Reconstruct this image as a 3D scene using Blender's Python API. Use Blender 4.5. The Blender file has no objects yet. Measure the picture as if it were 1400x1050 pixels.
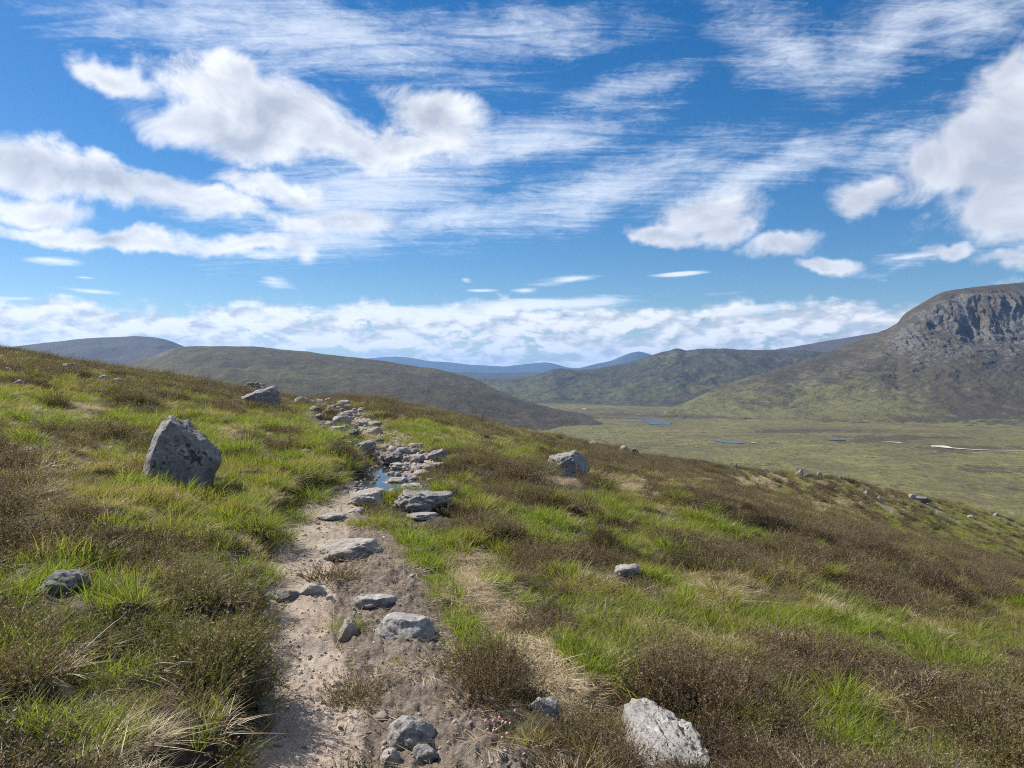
import bpy, bmesh, math, random
import numpy as np
from mathutils import Vector

# ------------------------------------------------------------------ camera, light, sky
scene = bpy.context.scene
COL = scene.collection
CZ = 1.65                      # eye height above the path
F, U0, V0 = 1051.0, 700.0, 515.0

cam_d = bpy.data.cameras.new('camera')
cam = bpy.data.objects.new('camera', cam_d)
COL.objects.link(cam)
cam.location = (0, 0, CZ)
cam.rotation_euler = (math.radians(90), 0, 0)
cam_d.sensor_fit = 'HORIZONTAL'
cam_d.angle = 2 * math.atan(700 / F)
cam_d.shift_y = (V0 - 525.0) / 1400.0
cam_d.clip_start = 0.05
cam_d.clip_end = 60000
scene.camera = cam

SUN_AZ, SUN_EL = math.radians(-62), math.radians(43)      # azimuth from +Y towards +X
sdir = Vector((math.sin(SUN_AZ) * math.cos(SUN_EL), math.cos(SUN_AZ) * math.cos(SUN_EL), math.sin(SUN_EL)))
sun_d = bpy.data.lights.new('sun', 'SUN')
sun_d.energy = 5.0
sun_d.angle = math.radians(0.53)
sun_d.color = (1.0, 0.94, 0.86)
sun = bpy.data.objects.new('sun', sun_d)
COL.objects.link(sun)
sun.rotation_euler = (-sdir).to_track_quat('-Z', 'Y').to_euler()

scene.view_settings.view_transform = 'Standard'
scene.view_settings.look = 'None'
scene.view_settings.gamma = 1
scene.view_settings.exposure = 0.78
scene.view_settings.use_curve_mapping = False
cy = scene.cycles
cy.max_bounces = 6
cy.diffuse_bounces = 3
cy.glossy_bounces = 2
cy.transmission_bounces = 3
cy.transparent_max_bounces = 6
cy.volume_bounces = 0
cy.use_adaptive_sampling = True
cy.adaptive_threshold = 0.009
cy.use_denoising = False
cy.sample_clamp_indirect = 4.0
cy.pixel_filter_type = 'BLACKMAN_HARRIS'
cy.filter_width = 1.1


# ---- little node-expression helper
class S:
    def __init__(s, nt, sock):
        s.nt, s.s = nt, sock

    def m(s, op, *o, clamp=False):
        n = s.nt.nodes.new('ShaderNodeMath')
        n.operation = op
        n.use_clamp = clamp
        s.nt.links.new(s.s, n.inputs[0])
        for i, v in enumerate(o):
            if isinstance(v, S):
                s.nt.links.new(v.s, n.inputs[i + 1])
            else:
                n.inputs[i + 1].default_value = v
        return S(s.nt, n.outputs[0])

    def __add__(s, o): return s.m('ADD', o)
    def __sub__(s, o): return s.m('SUBTRACT', o)
    def __mul__(s, o): return s.m('MULTIPLY', o)
    def __truediv__(s, o): return s.m('DIVIDE', o)
    def max(s, o): return s.m('MAXIMUM', o)
    def min(s, o): return s.m('MINIMUM', o)
    def pow(s, o): return s.m('POWER', o)
    def sat(s): return s.m('ADD', 0.0, clamp=True)
    def inv(s): return (s * -1.0) + 1.0

    def step(s, a, b, lo=0.0, hi=1.0):
        n = s.nt.nodes.new('ShaderNodeMapRange')
        n.interpolation_type = 'SMOOTHSTEP'
        s.nt.links.new(s.s, n.inputs[0])
        n.inputs[1].default_value, n.inputs[2].default_value = a, b
        n.inputs[3].default_value, n.inputs[4].default_value = lo, hi
        return S(s.nt, n.outputs[0])


def node(nt, typ, ins=None, **props):
    n = nt.nodes.new(typ)
    for k, v in props.items():
        setattr(n, k, v)
    for k, v in (ins or {}).items():
        if isinstance(v, S):
            nt.links.new(v.s, n.inputs[k])
        elif isinstance(v, bpy.types.NodeSocket):
            nt.links.new(v, n.inputs[k])
        else:
            n.inputs[k].default_value = v
    return n


def noise(nt, vec, scale, detail=4.0, rough=0.55, dist=0.0, dim='3D', lac=2.0):
    n = node(nt, 'ShaderNodeTexNoise', {'Vector': vec, 'Scale': scale, 'Detail': detail, 'Roughness': rough,
                                        'Distortion': dist, 'Lacunarity': lac}, noise_dimensions=dim)
    return S(nt, n.outputs['Fac'])


def mixc(nt, fac, a, b, mode='MIX'):
    n = nt.nodes.new('ShaderNodeMix')
    n.data_type = 'RGBA'
    n.blend_type = mode
    n.clamp_factor = True
    for i, v in ((0, fac), (6, a), (7, b)):
        if isinstance(v, S):
            nt.links.new(v.s, n.inputs[i])
        elif isinstance(v, bpy.types.NodeSocket):
            nt.links.new(v, n.inputs[i])
        elif i == 0:
            n.inputs[i].default_value = v
        else:
            n.inputs[i].default_value = (*v, 1.0)
    return n.outputs[2]


def mapping(nt, vec, loc=(0, 0, 0), rot=(0, 0, 0), scale=(1, 1, 1), kind='POINT'):
    n = node(nt, 'ShaderNodeMapping', {'Location': loc, 'Rotation': rot, 'Scale': scale}, vector_type=kind)
    nt.links.new(vec, n.inputs['Vector'])
    return n.outputs[0]


def azel(u, v):
    az = math.atan((u - U0) / F)
    return az, math.atan((V0 - v) / F * math.cos(az))


def build_world():
    w = bpy.data.worlds.new('World')
    scene.world = w
    w.use_nodes = True
    nt = w.node_tree
    nt.nodes.clear()
    out = nt.nodes.new('ShaderNodeOutputWorld')
    bg = nt.nodes.new('ShaderNodeBackground')
    STR = 0.062
    bg.inputs['Strength'].default_value = STR
    sky = nt.nodes.new('ShaderNodeTexSky')
    sky.sky_type = 'NISHITA'
    sky.sun_disc = False
    sky.sun_elevation = SUN_EL
    sky.sun_rotation = SUN_AZ
    sky.altitude = 500
    sky.air_density = 1.0
    sky.dust_density = 0.3
    sky.ozone_density = 3.0
    tc = nt.nodes.new('ShaderNodeTexCoord')
    D = tc.outputs['Generated']
    sep = node(nt, 'ShaderNodeSeparateXYZ', {0: D})
    dx, dy, dz = (S(nt, sep.outputs[i]) for i in range(3))
    az = dx.m('ARCTAN2', dy)
    el = dz.m('ARCSINE')
    ae = node(nt, 'ShaderNodeCombineXYZ', {0: az, 1: el}).outputs[0]
    # planar projection of a cloud deck, for the high streaky cloud
    den = dz.max(0.0) + 0.10
    pl = node(nt, 'ShaderNodeCombineXYZ', {0: dx / den, 1: dy / den}).outputs[0]

    warp_n = node(nt, 'ShaderNodeTexNoise', {'Vector': ae, 'Scale': 9.0, 'Detail': 4.0, 'Roughness': 0.6}, noise_dimensions='2D')
    warp = node(nt, 'ShaderNodeVectorMath', {0: warp_n.outputs['Color'], 1: (0.5, 0.5, 0.5)}, operation='SUBTRACT').outputs[0]
    warps = node(nt, 'ShaderNodeVectorMath', {0: warp, 'Scale': 0.055}, operation='SCALE').outputs[0]
    aew = node(nt, 'ShaderNodeVectorMath', {0: ae, 1: warps}, operation='ADD').outputs[0]

    def blob(vec, u, v, ru, rv, rot=0.0):
        a, e = azel(u, v)
        a2, _ = azel(u + ru, v)
        _, e2 = azel(u, v - rv)
        mp = mapping(nt, vec, (a, e, 0), (0, 0, math.radians(rot)), (max(abs(a2 - a), 1e-3), max(abs(e2 - e), 1e-3), 1), 'TEXTURE')
        ln = node(nt, 'ShaderNodeVectorMath', {0: mp}, operation='LENGTH')
        return S(nt, ln.outputs['Value']).inv()

    def union(vec, lst):
        r = None
        for b in lst:
            wt = b[5] if len(b) > 5 else 1.0
            x = blob(vec, *b[:5])
            if wt != 1.0:
                x = x - (1.0 - wt)
            r = x if r is None else r.m('SMOOTH_MAX', x, 0.15)
        return r.max(-1.0)

    # ---------- cumulus: (u, v, half width, half height, rotation, weight)
    cum = [(360, 150, 150, 62, -8), (300, 180, 150, 40, -6), (450, 190, 130, 40, -14, .92), (330, 105, 50, 40, 0, .85),
           (155, 104, 75, 32, -6, .9), (120, 242, 205, 38, -6, .96), (250, 268, 165, 26, -8, .88), (400, 265, 120, 26, -10, .72),
           (40, 290, 90, 40, 0, .72),
           (150, 330, 190, 20, 0, .82), (330, 335, 170, 22, 3, .74), (60, 322, 110, 20, 0, .85), (470, 300, 150, 36, 5, .72),
           (600, 160, 130, 48, -12, .82), (540, 200, 110, 30, 0, .72),
           (975, 290, 84, 46, 4), (915, 322, 70, 20, -10, .92), (1000, 315, 60, 26, 0, .9), (1185, 262, 82, 32, 0, .92),
           (1075, 335, 66, 20, 8, .86), (1130, 360, 52, 15, -4, .84), (1390, 170, 150, 100, 20), (1340, 225, 120, 62, 0),
           (1390, 295, 130, 50, 0), (1290, 215, 90, 46, 15, .9), (1385, 358, 70, 18, 0, .78), (1300, 350, 40, 12, 0, .7),
           (1380, 100, 90, 50, 10, .75)]
    B = union(aew, cum)
    n1 = noise(nt, mapping(nt, ae, scale=(1, 1.5, 1)), 8.0, 10.0, 0.62, 0.30, '2D')
    n1b = noise(nt, mapping(nt, ae, loc=(0.012, -0.030, 0), scale=(1, 1.5, 1)), 8.0, 4.0, 0.55, 0.30, '2D')
    dens = B + (n1 - 0.5) * 1.6 + 0.12
    ca = dens.step(-0.02, 0.58)
    # sparse cumulus continues all round the sky, outside the part that is in view
    big = noise(nt, mapping(nt, pl, (3.1, 1.7, 0)), 0.8, 7.0, 0.6, 0.3, '2D')
    away = az.m('ABSOLUTE').step(0.66, 0.95).max(el.step(0.50, 0.7))
    ca2 = (big.step(0.52, 0.66) * away) * el.step(-0.02, 0.1)
    cshade = ((n1 - n1b) * 2.6 + dens.step(0.2, 1.0) * -0.58 + 0.86).sat()

    # ---------- bank of cumulus along the horizon
    bm = mapping(nt, ae, scale=(1.0, 2.4, 1))
    nb = noise(nt, bm, 20.0, 8.0, 0.58, 0.25, '2D')
    nb2 = noise(nt, mapping(nt, ae, loc=(0.006, -0.020, 0), scale=(1.0, 2.4, 1)), 20.0, 4.0, 0.55, 0.25, '2D')
    def puffs(off):
        wv = node(nt, 'ShaderNodeTexNoise', {'Vector': bm, 'Scale': 30.0, 'Detail': 3.0}, noise_dimensions='2D').outputs['Color']
        w1 = node(nt, 'ShaderNodeVectorMath', {0: wv, 'Scale': 0.035}, operation='SCALE').outputs[0]
        w2 = node(nt, 'ShaderNodeVectorMath', {0: bm, 1: w1}, operation='ADD').outputs[0]
        w3 = node(nt, 'ShaderNodeVectorMath', {0: w2, 1: (off[0], off[1], 0)}, operation='ADD').outputs[0]
        va = S(nt, node(nt, 'ShaderNodeTexVoronoi', {'Vector': w3, 'Scale': 24.0}, voronoi_dimensions='2D').outputs['Distance'])
        vb = S(nt, node(nt, 'ShaderNodeTexVoronoi', {'Vector': w3, 'Scale': 62.0}, voronoi_dimensions='2D').outputs['Distance'])
        return va * -0.36 + vb * -0.16 + 0.22
    pf = puffs((0, 0))
    nb = nb + pf
    nb2 = nb2 + puffs((0.006, -0.028))
    etop = (az.step(-0.62, -0.3, 0.0, 0.010) + az.step(0.1, 0.46, 0.0, -0.002)) + 0.083
    tow = noise(nt, mapping(nt, ae, scale=(1, 0.4, 1)), 9.0, 5.0, 0.6, 0.0, '2D')
    band = ((etop + (tow - 0.5) * 0.060 + pf * 0.035) - el)
    hb = band.step(-0.004, 0.014) * el.step(-0.05, -0.01)
    ba = hb * ((nb * 2.4 + band.step(0.0, 0.06, 0.05, -0.25)) - 0.48).step(0.0, 0.34)
    bshade = ((nb - nb2) * 2.6 + 0.62 + az.step(-0.1, 0.42, 0.08, -0.18)).sat()

    # ---------- long lens streaks low down
    streak_n = noise(nt, mapping(nt, ae, rot=(0, 0, math.radians(-4)), scale=(6, 60, 1)), 1.0, 5.0, 0.6, 0.2, '2D')
    st = union(ae, [(740, 417, 240, 11, 3.5), (560, 428, 220, 12, 2, .95), (930, 374, 40, 4, 3, .9), (775, 383, 70, 10, 8, .85), (720, 397, 26, 6, 2, .8),
                    (652, 397, 30, 3, 0, .8), (125, 398, 48, 5, -2, .9), (30, 408, 60, 5, 2, .9), (115, 379, 26, 3, 0, .75), (637, 383, 14, 8, 0, .7),
                    (1240, 352, 90, 9, 5, .65), (70, 356, 56, 8, 0, .8), (420, 352, 22, 12, 10, .9), (365, 350, 60, 14, 4, .9), (1010, 425, 130, 10, 3, .7), (370, 380, 60, 30, -30, .6)])
    sa = (st + (streak_n - 0.5) * 2.2 + (n1 - 0.5) * 0.8).step(0.0, 0.95)

    # ---------- high streaky veil (cirrus / ripples)
    ci = union(aew, [(800, 265, 330, 46, 14, .95), (1050, 225, 220, 34, 14, .95), (620, 300, 200, 40, 10, .85), (690, 200, 280, 60, 12, .85), (850, 120, 170, 40, 10, .72),
                     (420, 50, 330, 90, -4, .95), (230, 30, 220, 60, 0, .8), (700, 40, 260, 60, 0, .75), (1080, 75, 130, 62, -28, 1.0), (1200, 60, 170, 80, 24, .95), (1330, 30, 160, 60, 0, .9),
                     (520, 250, 230, 70, 12, .95), (1230, 200, 150, 50, 15, .75), (430, 330, 200, 50, 5, .8), (1250, 360, 200, 20, 4, .55)])
    rip = noise(nt, mapping(nt, pl, rot=(0, 0, math.radians(14)), scale=(1.6, 9.0, 1)), 1.5, 9.0, 0.70, 0.7, '2D')
    rip2 = noise(nt, mapping(nt, ae, rot=(0, 0, math.radians(-14)), scale=(5, 26, 1)), 1.0, 8.0, 0.66, 0.7, '2D')
    fine = noise(nt, mapping(nt, ae, rot=(0, 0, math.radians(-9)), scale=(50, 130, 1)), 1.0, 4.0, 0.6, 1.2, '2D')
    cia = (ci * 1.0 + (rip - 0.5) * 1.2 + (rip2 - 0.5) * 1.25 + (fine - 0.5) * 0.45).step(-0.12, 1.2)
    cia = cia * 0.76
    cia2 = (rip * 1.2 + big * 0.8).step(0.95, 1.5) * away * 0.5

    # ---------- composite
    k = 1.0 / STR
    k *= .70
    def c(r, g, b): return (r * k, g * k, b * k)
    hs = node(nt, 'ShaderNodeHueSaturation', {'Hue': 0.504, 'Saturation': 1.42, 'Value': 0.96, 'Color': sky.outputs[0]}).outputs[0]
    col = hs
    col = mixc(nt, cia.max(cia2).sat(), col, c(.80, .86, .95))
    bcol = mixc(nt, bshade, c(.54, .57, .62), c(.98, .97, .95))
    col = mixc(nt, ba * 0.93, col, bcol)
    col = mixc(nt, sa * 0.85, col, c(.88, .92, .97))
    ccol = mixc(nt, cshade, c(.46, .50, .58), c(.90, .91, .94))
    rt = az.step(0.15, 0.5, 0.0, 0.42)
    ccol = mixc(nt, rt, ccol, c(.52, .55, .64))
    col = mixc(nt, ca.max(ca2) * 0.93, col, ccol)
    nt.links.new(col, bg.inputs['Color'])
    nt.links.new(bg.outputs[0], out.inputs[0])


build_world()

# ------------------------------------------------------------------ numpy noise
_perm = np.random.RandomState(7).permutation(256).astype(np.int64)
_perm = np.concatenate([_perm, _perm, _perm])
_g3 = np.array([[1, 1, 0], [-1, 1, 0], [1, -1, 0], [-1, -1, 0], [1, 0, 1], [-1, 0, 1], [1, 0, -1], [-1, 0, -1],
                [0, 1, 1], [0, -1, 1], [0, 1, -1], [0, -1, -1], [1, 1, 0], [-1, 1, 0], [0, -1, 1], [0, -1, -1]], float)


def perlin(x, y, z=0.0):
    x, y, z = np.broadcast_arrays(np.asarray(x, float), np.asarray(y, float), np.asarray(z, float))
    xi, yi, zi = np.floor(x).astype(np.int64), np.floor(y).astype(np.int64), np.floor(z).astype(np.int64)
    xf, yf, zf = x - xi, y - yi, z - zi
    f = lambda t: t * t * t * (t * (t * 6 - 15) + 10)
    u, v, w = f(xf), f(yf), f(zf)
    r = 0
    for i in (0, 1):
        wx = u if i else 1 - u
        for j in (0, 1):
            wy = v if j else 1 - v
            for k in (0, 1):
                wz = w if k else 1 - w
                g = _g3[_perm[_perm[_perm[(xi + i) & 255] + ((yi + j) & 255)] + ((zi + k) & 255)] & 15]
                r = r + wx * wy * wz * (g[..., 0] * (xf - i) + g[..., 1] * (yf - j) + g[..., 2] * (zf - k))
    return r


def fbm(x, y, z=0.0, o=4, gain=0.5):
    r, a = 0, 1.0
    for i in range(o):
        r = r + a * perlin(x * 2 ** i + 13.7 * i, y * 2 ** i - 7.1 * i, np.asarray(z) * 2 ** i + 3.3 * i)
        a *= gain
    return r


def sstep(a, b, x):
    t = np.clip((x - a) / (b - a), 0, 1)
    return t * t * (3 - 2 * t)


# ------------------------------------------------------------------ shape of the near hillside
PATH = np.array([(-6, -.2, .26), (0, -.45, .25), (3.2, -.84, .27), (4.5, -1.22, .28), (6.1, -1.72, .27), (7.4, -1.97, .34), (8.4, -2.12, .36),
                 (9.4, -2.25, .36), (10.5, -2.1, .45), (11.9, -1.85, .52), (13.6, -1.75, .66), (16.2, -2.35, .64), (19.4, -3.4, .70),
                 (25, -5.3, .85), (35, -8.6, 1.05), (45, -11.8, 1.15), (60, -17, 1.0), (200, -60, 1.0)])
SKY = np.array([(-900, 400), (-300, 440), (0, 483), (100, 498), (200, 515), (300, 530), (400, 549), (450, 546), (490, 548), (550, 557), (600, 566), (650, 577),
                (700, 589), (740, 594), (800, 608), (850, 616), (900, 628), (1000, 640), (1050, 646), (1100, 651), (1150, 656), (1230, 676), (1300, 688), (1400, 700), (2000, 790), (2600, 900)], float)
YC = np.array([(-900, 22), (0, 38), (200, 42), (430, 46), (600, 50), (700, 55), (900, 66), (1000, 76), (1150, 110), (1300, 150), (1400, 165), (2000, 120), (2600, 60)], float)
PUDDLES = [(523, 639, .28, 1.2), (529, 659, .40, .85), (549, 671, .40, .42)]


def path_x(y): return np.interp(y, PATH[:, 0], PATH[:, 1])
def path_w(y): return np.interp(y, PATH[:, 0], PATH[:, 2])


def rel_smooth(x, y):
    """height relative to the eye of the bare slope, without trench and bumps"""
    x, y = np.broadcast_arrays(np.asarray(x, float), np.asarray(y, float))
    xp = path_x(y)
    d = x - xp
    zc = np.interp(y, [-50, 0, 3, 8, 15, 25, 45, 60, 300], [-1.2, -1.6, -1.65, -1.67, -1.62, -1.53, -1.45, -2.2, -20])
    dl, dr = np.clip(-d, 0, None), np.clip(d, 0, None)
    rise = 0.145 * (dl - 0.4 * (1 - np.exp(-dl / 0.4)))
    rise = np.where(rise > 3, 3 + (rise - 3) * .5, rise)
    fall = 0.07 * dr + 0.20 * (dr - 4.0 * (1 - np.exp(-dr / 4.0)))
    z0 = zc + rise - fall
    yy = np.maximum(y, 1.5)
    u = U0 + F * x / yy
    a_s = -(np.interp(u, SKY[:, 0], SKY[:, 1]) - V0) / F
    yc = np.interp(u, YC[:, 0], YC[:, 1])
    g0 = np.maximum(a_s - z0 / yy, 0.0)
    t = np.clip(yy / yc, 0, 1)
    z1 = (a_s - g0 * (1 - t ** 2) ** 1.5) * yy
    ex = np.maximum(yy - yc, 0)
    zb = a_s * yy - 0.20 * (ex - 14 * (1 - np.exp(-ex / 14)))
    z = np.where(yy < yc, z1, zb)
    z = np.where(y < 1.5, z0 + (z1 - z0) * sstep(0, 1.5, y), z)
    return np.maximum(z, -103.0)


def trench(x, y):
    """(height offset, path mask, dirt mask, bank)"""
    wob = fbm(x * 1.6, y * 1.6, 5.5, 3) * .10 + fbm(x * 6, y * 6, 9.5, 2) * .035
    d = x - path_x(y) + wob
    w = path_w(y)
    near = 1 - sstep(9.0, 10.5, y)
    pm = 1 - sstep(w * .85, w * 1.12, np.abs(d))
    left = sstep(w * .95, w + .15 + .008 * y, -d)
    bankh = np.interp(y, [0, 3, 9, 12, 20, 45], [.26, .30, .20, .14, .08, .05])
    hl = left * bankh * (1 - .0 * y)
    hr = sstep(w * .9, w + .5, d) * np.interp(y, [0, 3, 7, 9, 12, 45], [.05, .09, .08, .07, .04, .03])
    # bare trodden shoulder to the right of the path
    sw = np.interp(y, [2.0, 3.2, 4.5, 6.0, 7.2, 8.4, 9.5], [.45, .70, .84, .74, .66, .34, .0])
    d2 = d + fbm(x * 3, y * 3, 15.5, 4, .6) * .13
    dm = sstep(w * .6, w * 1.35, d2) * (1 - sstep(w + sw * .75, w + sw * 1.1 + 1e-3, d2)) * near
    pe = sstep(w * .9, w * 1.0, -d) * (1 - sstep(w + .10 + .005 * y, w + .18 + .008 * y, -d)) * (1 - sstep(14, 20, y))
    return hl + hr, np.clip(pm, 0, 1), np.clip(dm, 0, 1), pe


def mounds(x, y):
    m = fbm(x * .9, y * .9, 1.5, 3) * .11 + fbm(x * 3.0, y * 3.0, 2.5, 3) * .085
    return m


def near_z(x, y, fine=False):
    """world height of the near hillside"""
    x, y = np.broadcast_arrays(np.asarray(x, float), np.asarray(y, float))
    r, pm, dm, left = trench(x, y)
    bare = np.clip(pm + dm, 0, 1)
    z = rel_smooth(x, y) + r * (1 - sstep(60, 90, y)) + mounds(x, y) * (1 - .75 * bare)
    z = z + left * fbm(x * 11, y * 11, 24.4, 4, .6) * .05
    z = z + bare * (fbm(x * 5, y * 5, 4.4, 3) * .022) + dm * (fbm(x * 9, y * 9, 14.4, 4, .6) * .03 + .02)
    if fine:
        z = z + bare * (fbm(x * 22, y * 22, 8.8, 3) * .012) + (1 - bare) * fbm(x * 14, y * 14, 6.1, 2) * .015
    z = z + CZ
    for (px, py, rr, dp) in HOLE:
        z = z - dp * np.exp(-((((x - px) ** 2 + (y - py) ** 2) / rr ** 2) ** 2))
    if PUD:
        q = np.full(z.shape, 99.0)
        for (px, py, rx, ry, lv) in PUD:
            q = np.minimum(q, ((x - px) / rx) ** 2 + ((y - py) / ry) ** 2)
        k = 1 - sstep(1.4, 4.5, q)
        tgt = lv - .022 + .020 * np.clip(q, 0, 4) + fbm(x * 5, y * 4, 3.1, 3) * .020
        z = z * (1 - k) + tgt * k
    return z


PUD = []
HOLE = []


def hit(u, v, y0=1.5, y1=400):
    """the ground point seen at a picture position"""
    ys = np.exp(np.linspace(math.log(y0), math.log(y1), 3000))
    xs = (u - U0) / F * ys
    zs = CZ - (v - V0) / F * ys
    g = near_z(xs, ys)
    k = np.argmax(g >= zs) if np.any(g >= zs) else None
    if k is None:
        j = int(np.argmin(zs - g + (ys > 200) * 99))
        return float(xs[j]), float(ys[j]), float(g[j])
    return float(xs[k]), float(ys[k]), float(g[k])


PUD_ = []
for (u, v, rx, ry) in PUDDLES:
    X, Y, Z = hit(u, v)
    PUD_.append((X, Y, rx, ry, Z))
_lv = float(np.mean([p[4] for p in PUD_])) - .03
PUD.extend([p[:4] + (_lv,) for p in PUD_])

_h = [hit(40, 945) + (.10, .14), hit(270, 850) + (.09, .10)]
HOLE.extend([(a, b, r_, d_) for (a, b, c, r_, d_) in _h])

# ------------------------------------------------------------------ object helpers
def tag(o, label=None, cat=None, group=None, kind=None):
    if label: o['label'] = label
    if cat: o['category'] = cat
    if group: o['group'] = group
    if kind: o['kind'] = kind
    return o


def mesh_np(name, V, faces_flat, loops, mat=None, smooth=True):
    """mesh from numpy: faces_flat are vertex indices, loops the corner count per face"""
    me = bpy.data.meshes.new(name)
    V = np.asarray(V, np.float32)
    me.vertices.add(len(V))
    me.vertices.foreach_set('co', V.ravel())
    if len(loops):
        ff = np.asarray(faces_flat, np.int32)
        lc = np.asarray(loops, np.int32)
        me.loops.add(len(ff))
        me.loops.foreach_set('vertex_index', ff)
        me.polygons.add(len(lc))
        me.polygons.foreach_set('loop_start', np.concatenate([[0], np.cumsum(lc)[:-1]]).astype(np.int32))
        me.update(calc_edges=True)
        if smooth:
            me.polygons.foreach_set('use_smooth', np.ones(len(lc), bool))
        me.validate()
    if mat: me.materials.append(mat)
    return me


def attr(me, name, arr, typ='FLOAT'):
    a = me.attributes.new(name, typ, 'POINT')
    a.data.foreach_set('vector' if typ == 'FLOAT_VECTOR' else 'value', np.asarray(arr, np.int32 if typ == 'INT' else np.float32).ravel())


def grid_faces(nr, nc, wrap=False):
    r = np.arange(nr - 1)[:, None]
    c = np.arange(nc if wrap else nc - 1)[None, :]
    a = r * nc + c
    b = r * nc + (c + 1) % nc
    q = np.stack([a, b, b + nc, a + nc], -1).reshape(-1, 4)
    return q.ravel(), np.full(len(q), 4)


def link(name, me, parent=None):
    o = bpy.data.objects.new(name, me)
    COL.objects.link(o)
    if parent: o.parent = parent
    return o


# ------------------------------------------------------------------ materials
def new_mat(name):
    m = bpy.data.materials.new(name)
    m.use_nodes = True
    nt = m.node_tree
    b = nt.nodes['Principled BSDF']
    b.inputs['Specular IOR Level'].default_value = 0.2
    b.inputs['Roughness'].default_value = 0.85
    return m, nt, b


def attr_s(nt, name, inst=False):
    n = nt.nodes.new('ShaderNodeAttribute')
    n.attribute_name = name
    n.attribute_type = 'INSTANCER' if inst else 'GEOMETRY'
    return S(nt, n.outputs['Fac'])


def bump(nt, b, h, strength=.6, dist=.02):
    n = node(nt, 'ShaderNodeBump', {'Height': h, 'Strength': strength, 'Distance': dist})
    nt.links.new(n.outputs[0], b.inputs['Normal'])


def pos_of(nt): return nt.nodes.new('ShaderNodeNewGeometry').outputs['Position']


def ground_mat():
    m, nt, b = new_mat('moorland_ground')
    P = pos_of(nt)
    path, dirt, straw, green = (attr_s(nt, k) for k in ('path', 'dirt', 'straw', 'green'))
    n1 = noise(nt, P, 3.0, 5)
    n2 = noise(nt, P, 40.0, 4, .65)
    n3 = noise(nt, P, 0.5, 6, .65)
    n4 = noise(nt, P, 220.0, 2, .6)
    soil = mixc(nt, n1.step(.35, .65), (.045, .036, .024), (.085, .070, .042))
    moor = mixc(nt, (green * .9 + (n3 - .5) * 1.0).step(.2, .75), (.105, .080, .052), (.125, .130, .040))
    moor = mixc(nt, n1.step(.5, .72) * .4, moor, (.21, .17, .10))
    moor = mixc(nt, n2.step(.5, .75) * .4, moor, (.05, .04, .025))
    base = mixc(nt, attr_s(nt, 'far'), soil, moor)
    sd = mixc(nt, n2.step(.35, .7), (.22, .165, .10), (.42, .33, .20))
    base = mixc(nt, straw, base, sd)
    n5 = noise(nt, P, 14.0, 6, .7)
    dc = mixc(nt, n5.step(.35, .66), (.085, .068, .054), (.21, .172, .138))
    dc = mixc(nt, n2.step(.5, .7) * .5, dc, (.30, .255, .205))
    dc = mixc(nt, n4.step(.55, .7) * .6, dc, (.06, .047, .037))
    base = mixc(nt, dirt, base, dc)
    pc = mixc(nt, n1.step(.3, .7), (.29, .228, .178), (.405, .335, .270))
    pc = mixc(nt, n2.step(.52, .75) * .65, pc, (.17, .12, .09))
    pc = mixc(nt, n4.step(.58, .72) * .5, pc, (.50, .44, .39))
    base = mixc(nt, path, base, pc)
    base = mixc(nt, attr_s(nt, 'peat'), base, mixc(nt, n2.step(.4, .7), (.035, .026, .020), (.085, .064, .048)))
    wet = attr_s(nt, 'wet')
    base = mixc(nt, wet * .6, base, (.07, .055, .045))
    nt.links.new(base, b.inputs['Base Color'])
    nt.links.new(wet.step(0, 1, .9, .35).s, b.inputs['Roughness'])
    bump(nt, b, n2 * 1.0 + n4 * .4, .9, .02)
    return m


def rock_mat(name, light=1.0, dark=.5, warm=0.0):
    m, nt, b = new_mat(name)
    tc = nt.nodes.new('ShaderNodeTexCoord')
    O = tc.outputs['Object']
    info = nt.nodes.new('ShaderNodeObjectInfo')
    rnd = S(nt, info.outputs['Random'])
    off = node(nt, 'ShaderNodeCombineXYZ', {0: rnd * 37.0, 1: rnd * 11.0, 2: rnd * 23.0}).outputs[0]
    P = node(nt, 'ShaderNodeVectorMath', {0: O, 1: off}, operation='ADD').outputs[0]
    n1 = noise(nt, P, 4.0, 6, .6)
    n2 = noise(nt, P, 22.0, 5, .7)
    n3 = noise(nt, P, 90.0, 3, .7)
    L = light
    g = mixc(nt, n1.step(.3, .7), (.21 * L + warm, .205 * L + warm * .5, .20 * L), (.34 * L + warm, .33 * L + warm * .5, .315 * L))
    g = mixc(nt, n3.step(.52, .68) * .6, g, (.10 * L, .10 * L, .105 * L))
    g = mixc(nt, n3.step(.30, .44, 1, 0) * .5, g, (.50 * L, .49 * L, .46 * L))
    # crustose lichen: pale rings and near-black patches
    vor = node(nt, 'ShaderNodeTexVoronoi', {'Vector': P, 'Scale': 14.0, 'Randomness': 1.0})
    vd = S(nt, vor.outputs['Distance'])
    g = mixc(nt, (vd + (n2 - .5) * .9).step(.16, .26, 1, 0) * n1.step(.40, .60) * .8, g, (.46 * L, .47 * L, .42 * L))
    g = mixc(nt, (n2 * .7 + n1 * .5).step(.62, .70) * dark, g, (.045, .046, .05))
    g = mixc(nt, noise(nt, P, 9.0, 5, .7).step(.62, .70) * .25, g, (.20, .21, .13))
    nt.links.new(g, b.inputs['Base Color'])
    bump(nt, b, n2 * 1.0 + n3 * .5, .85, .018)
    return m


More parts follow.
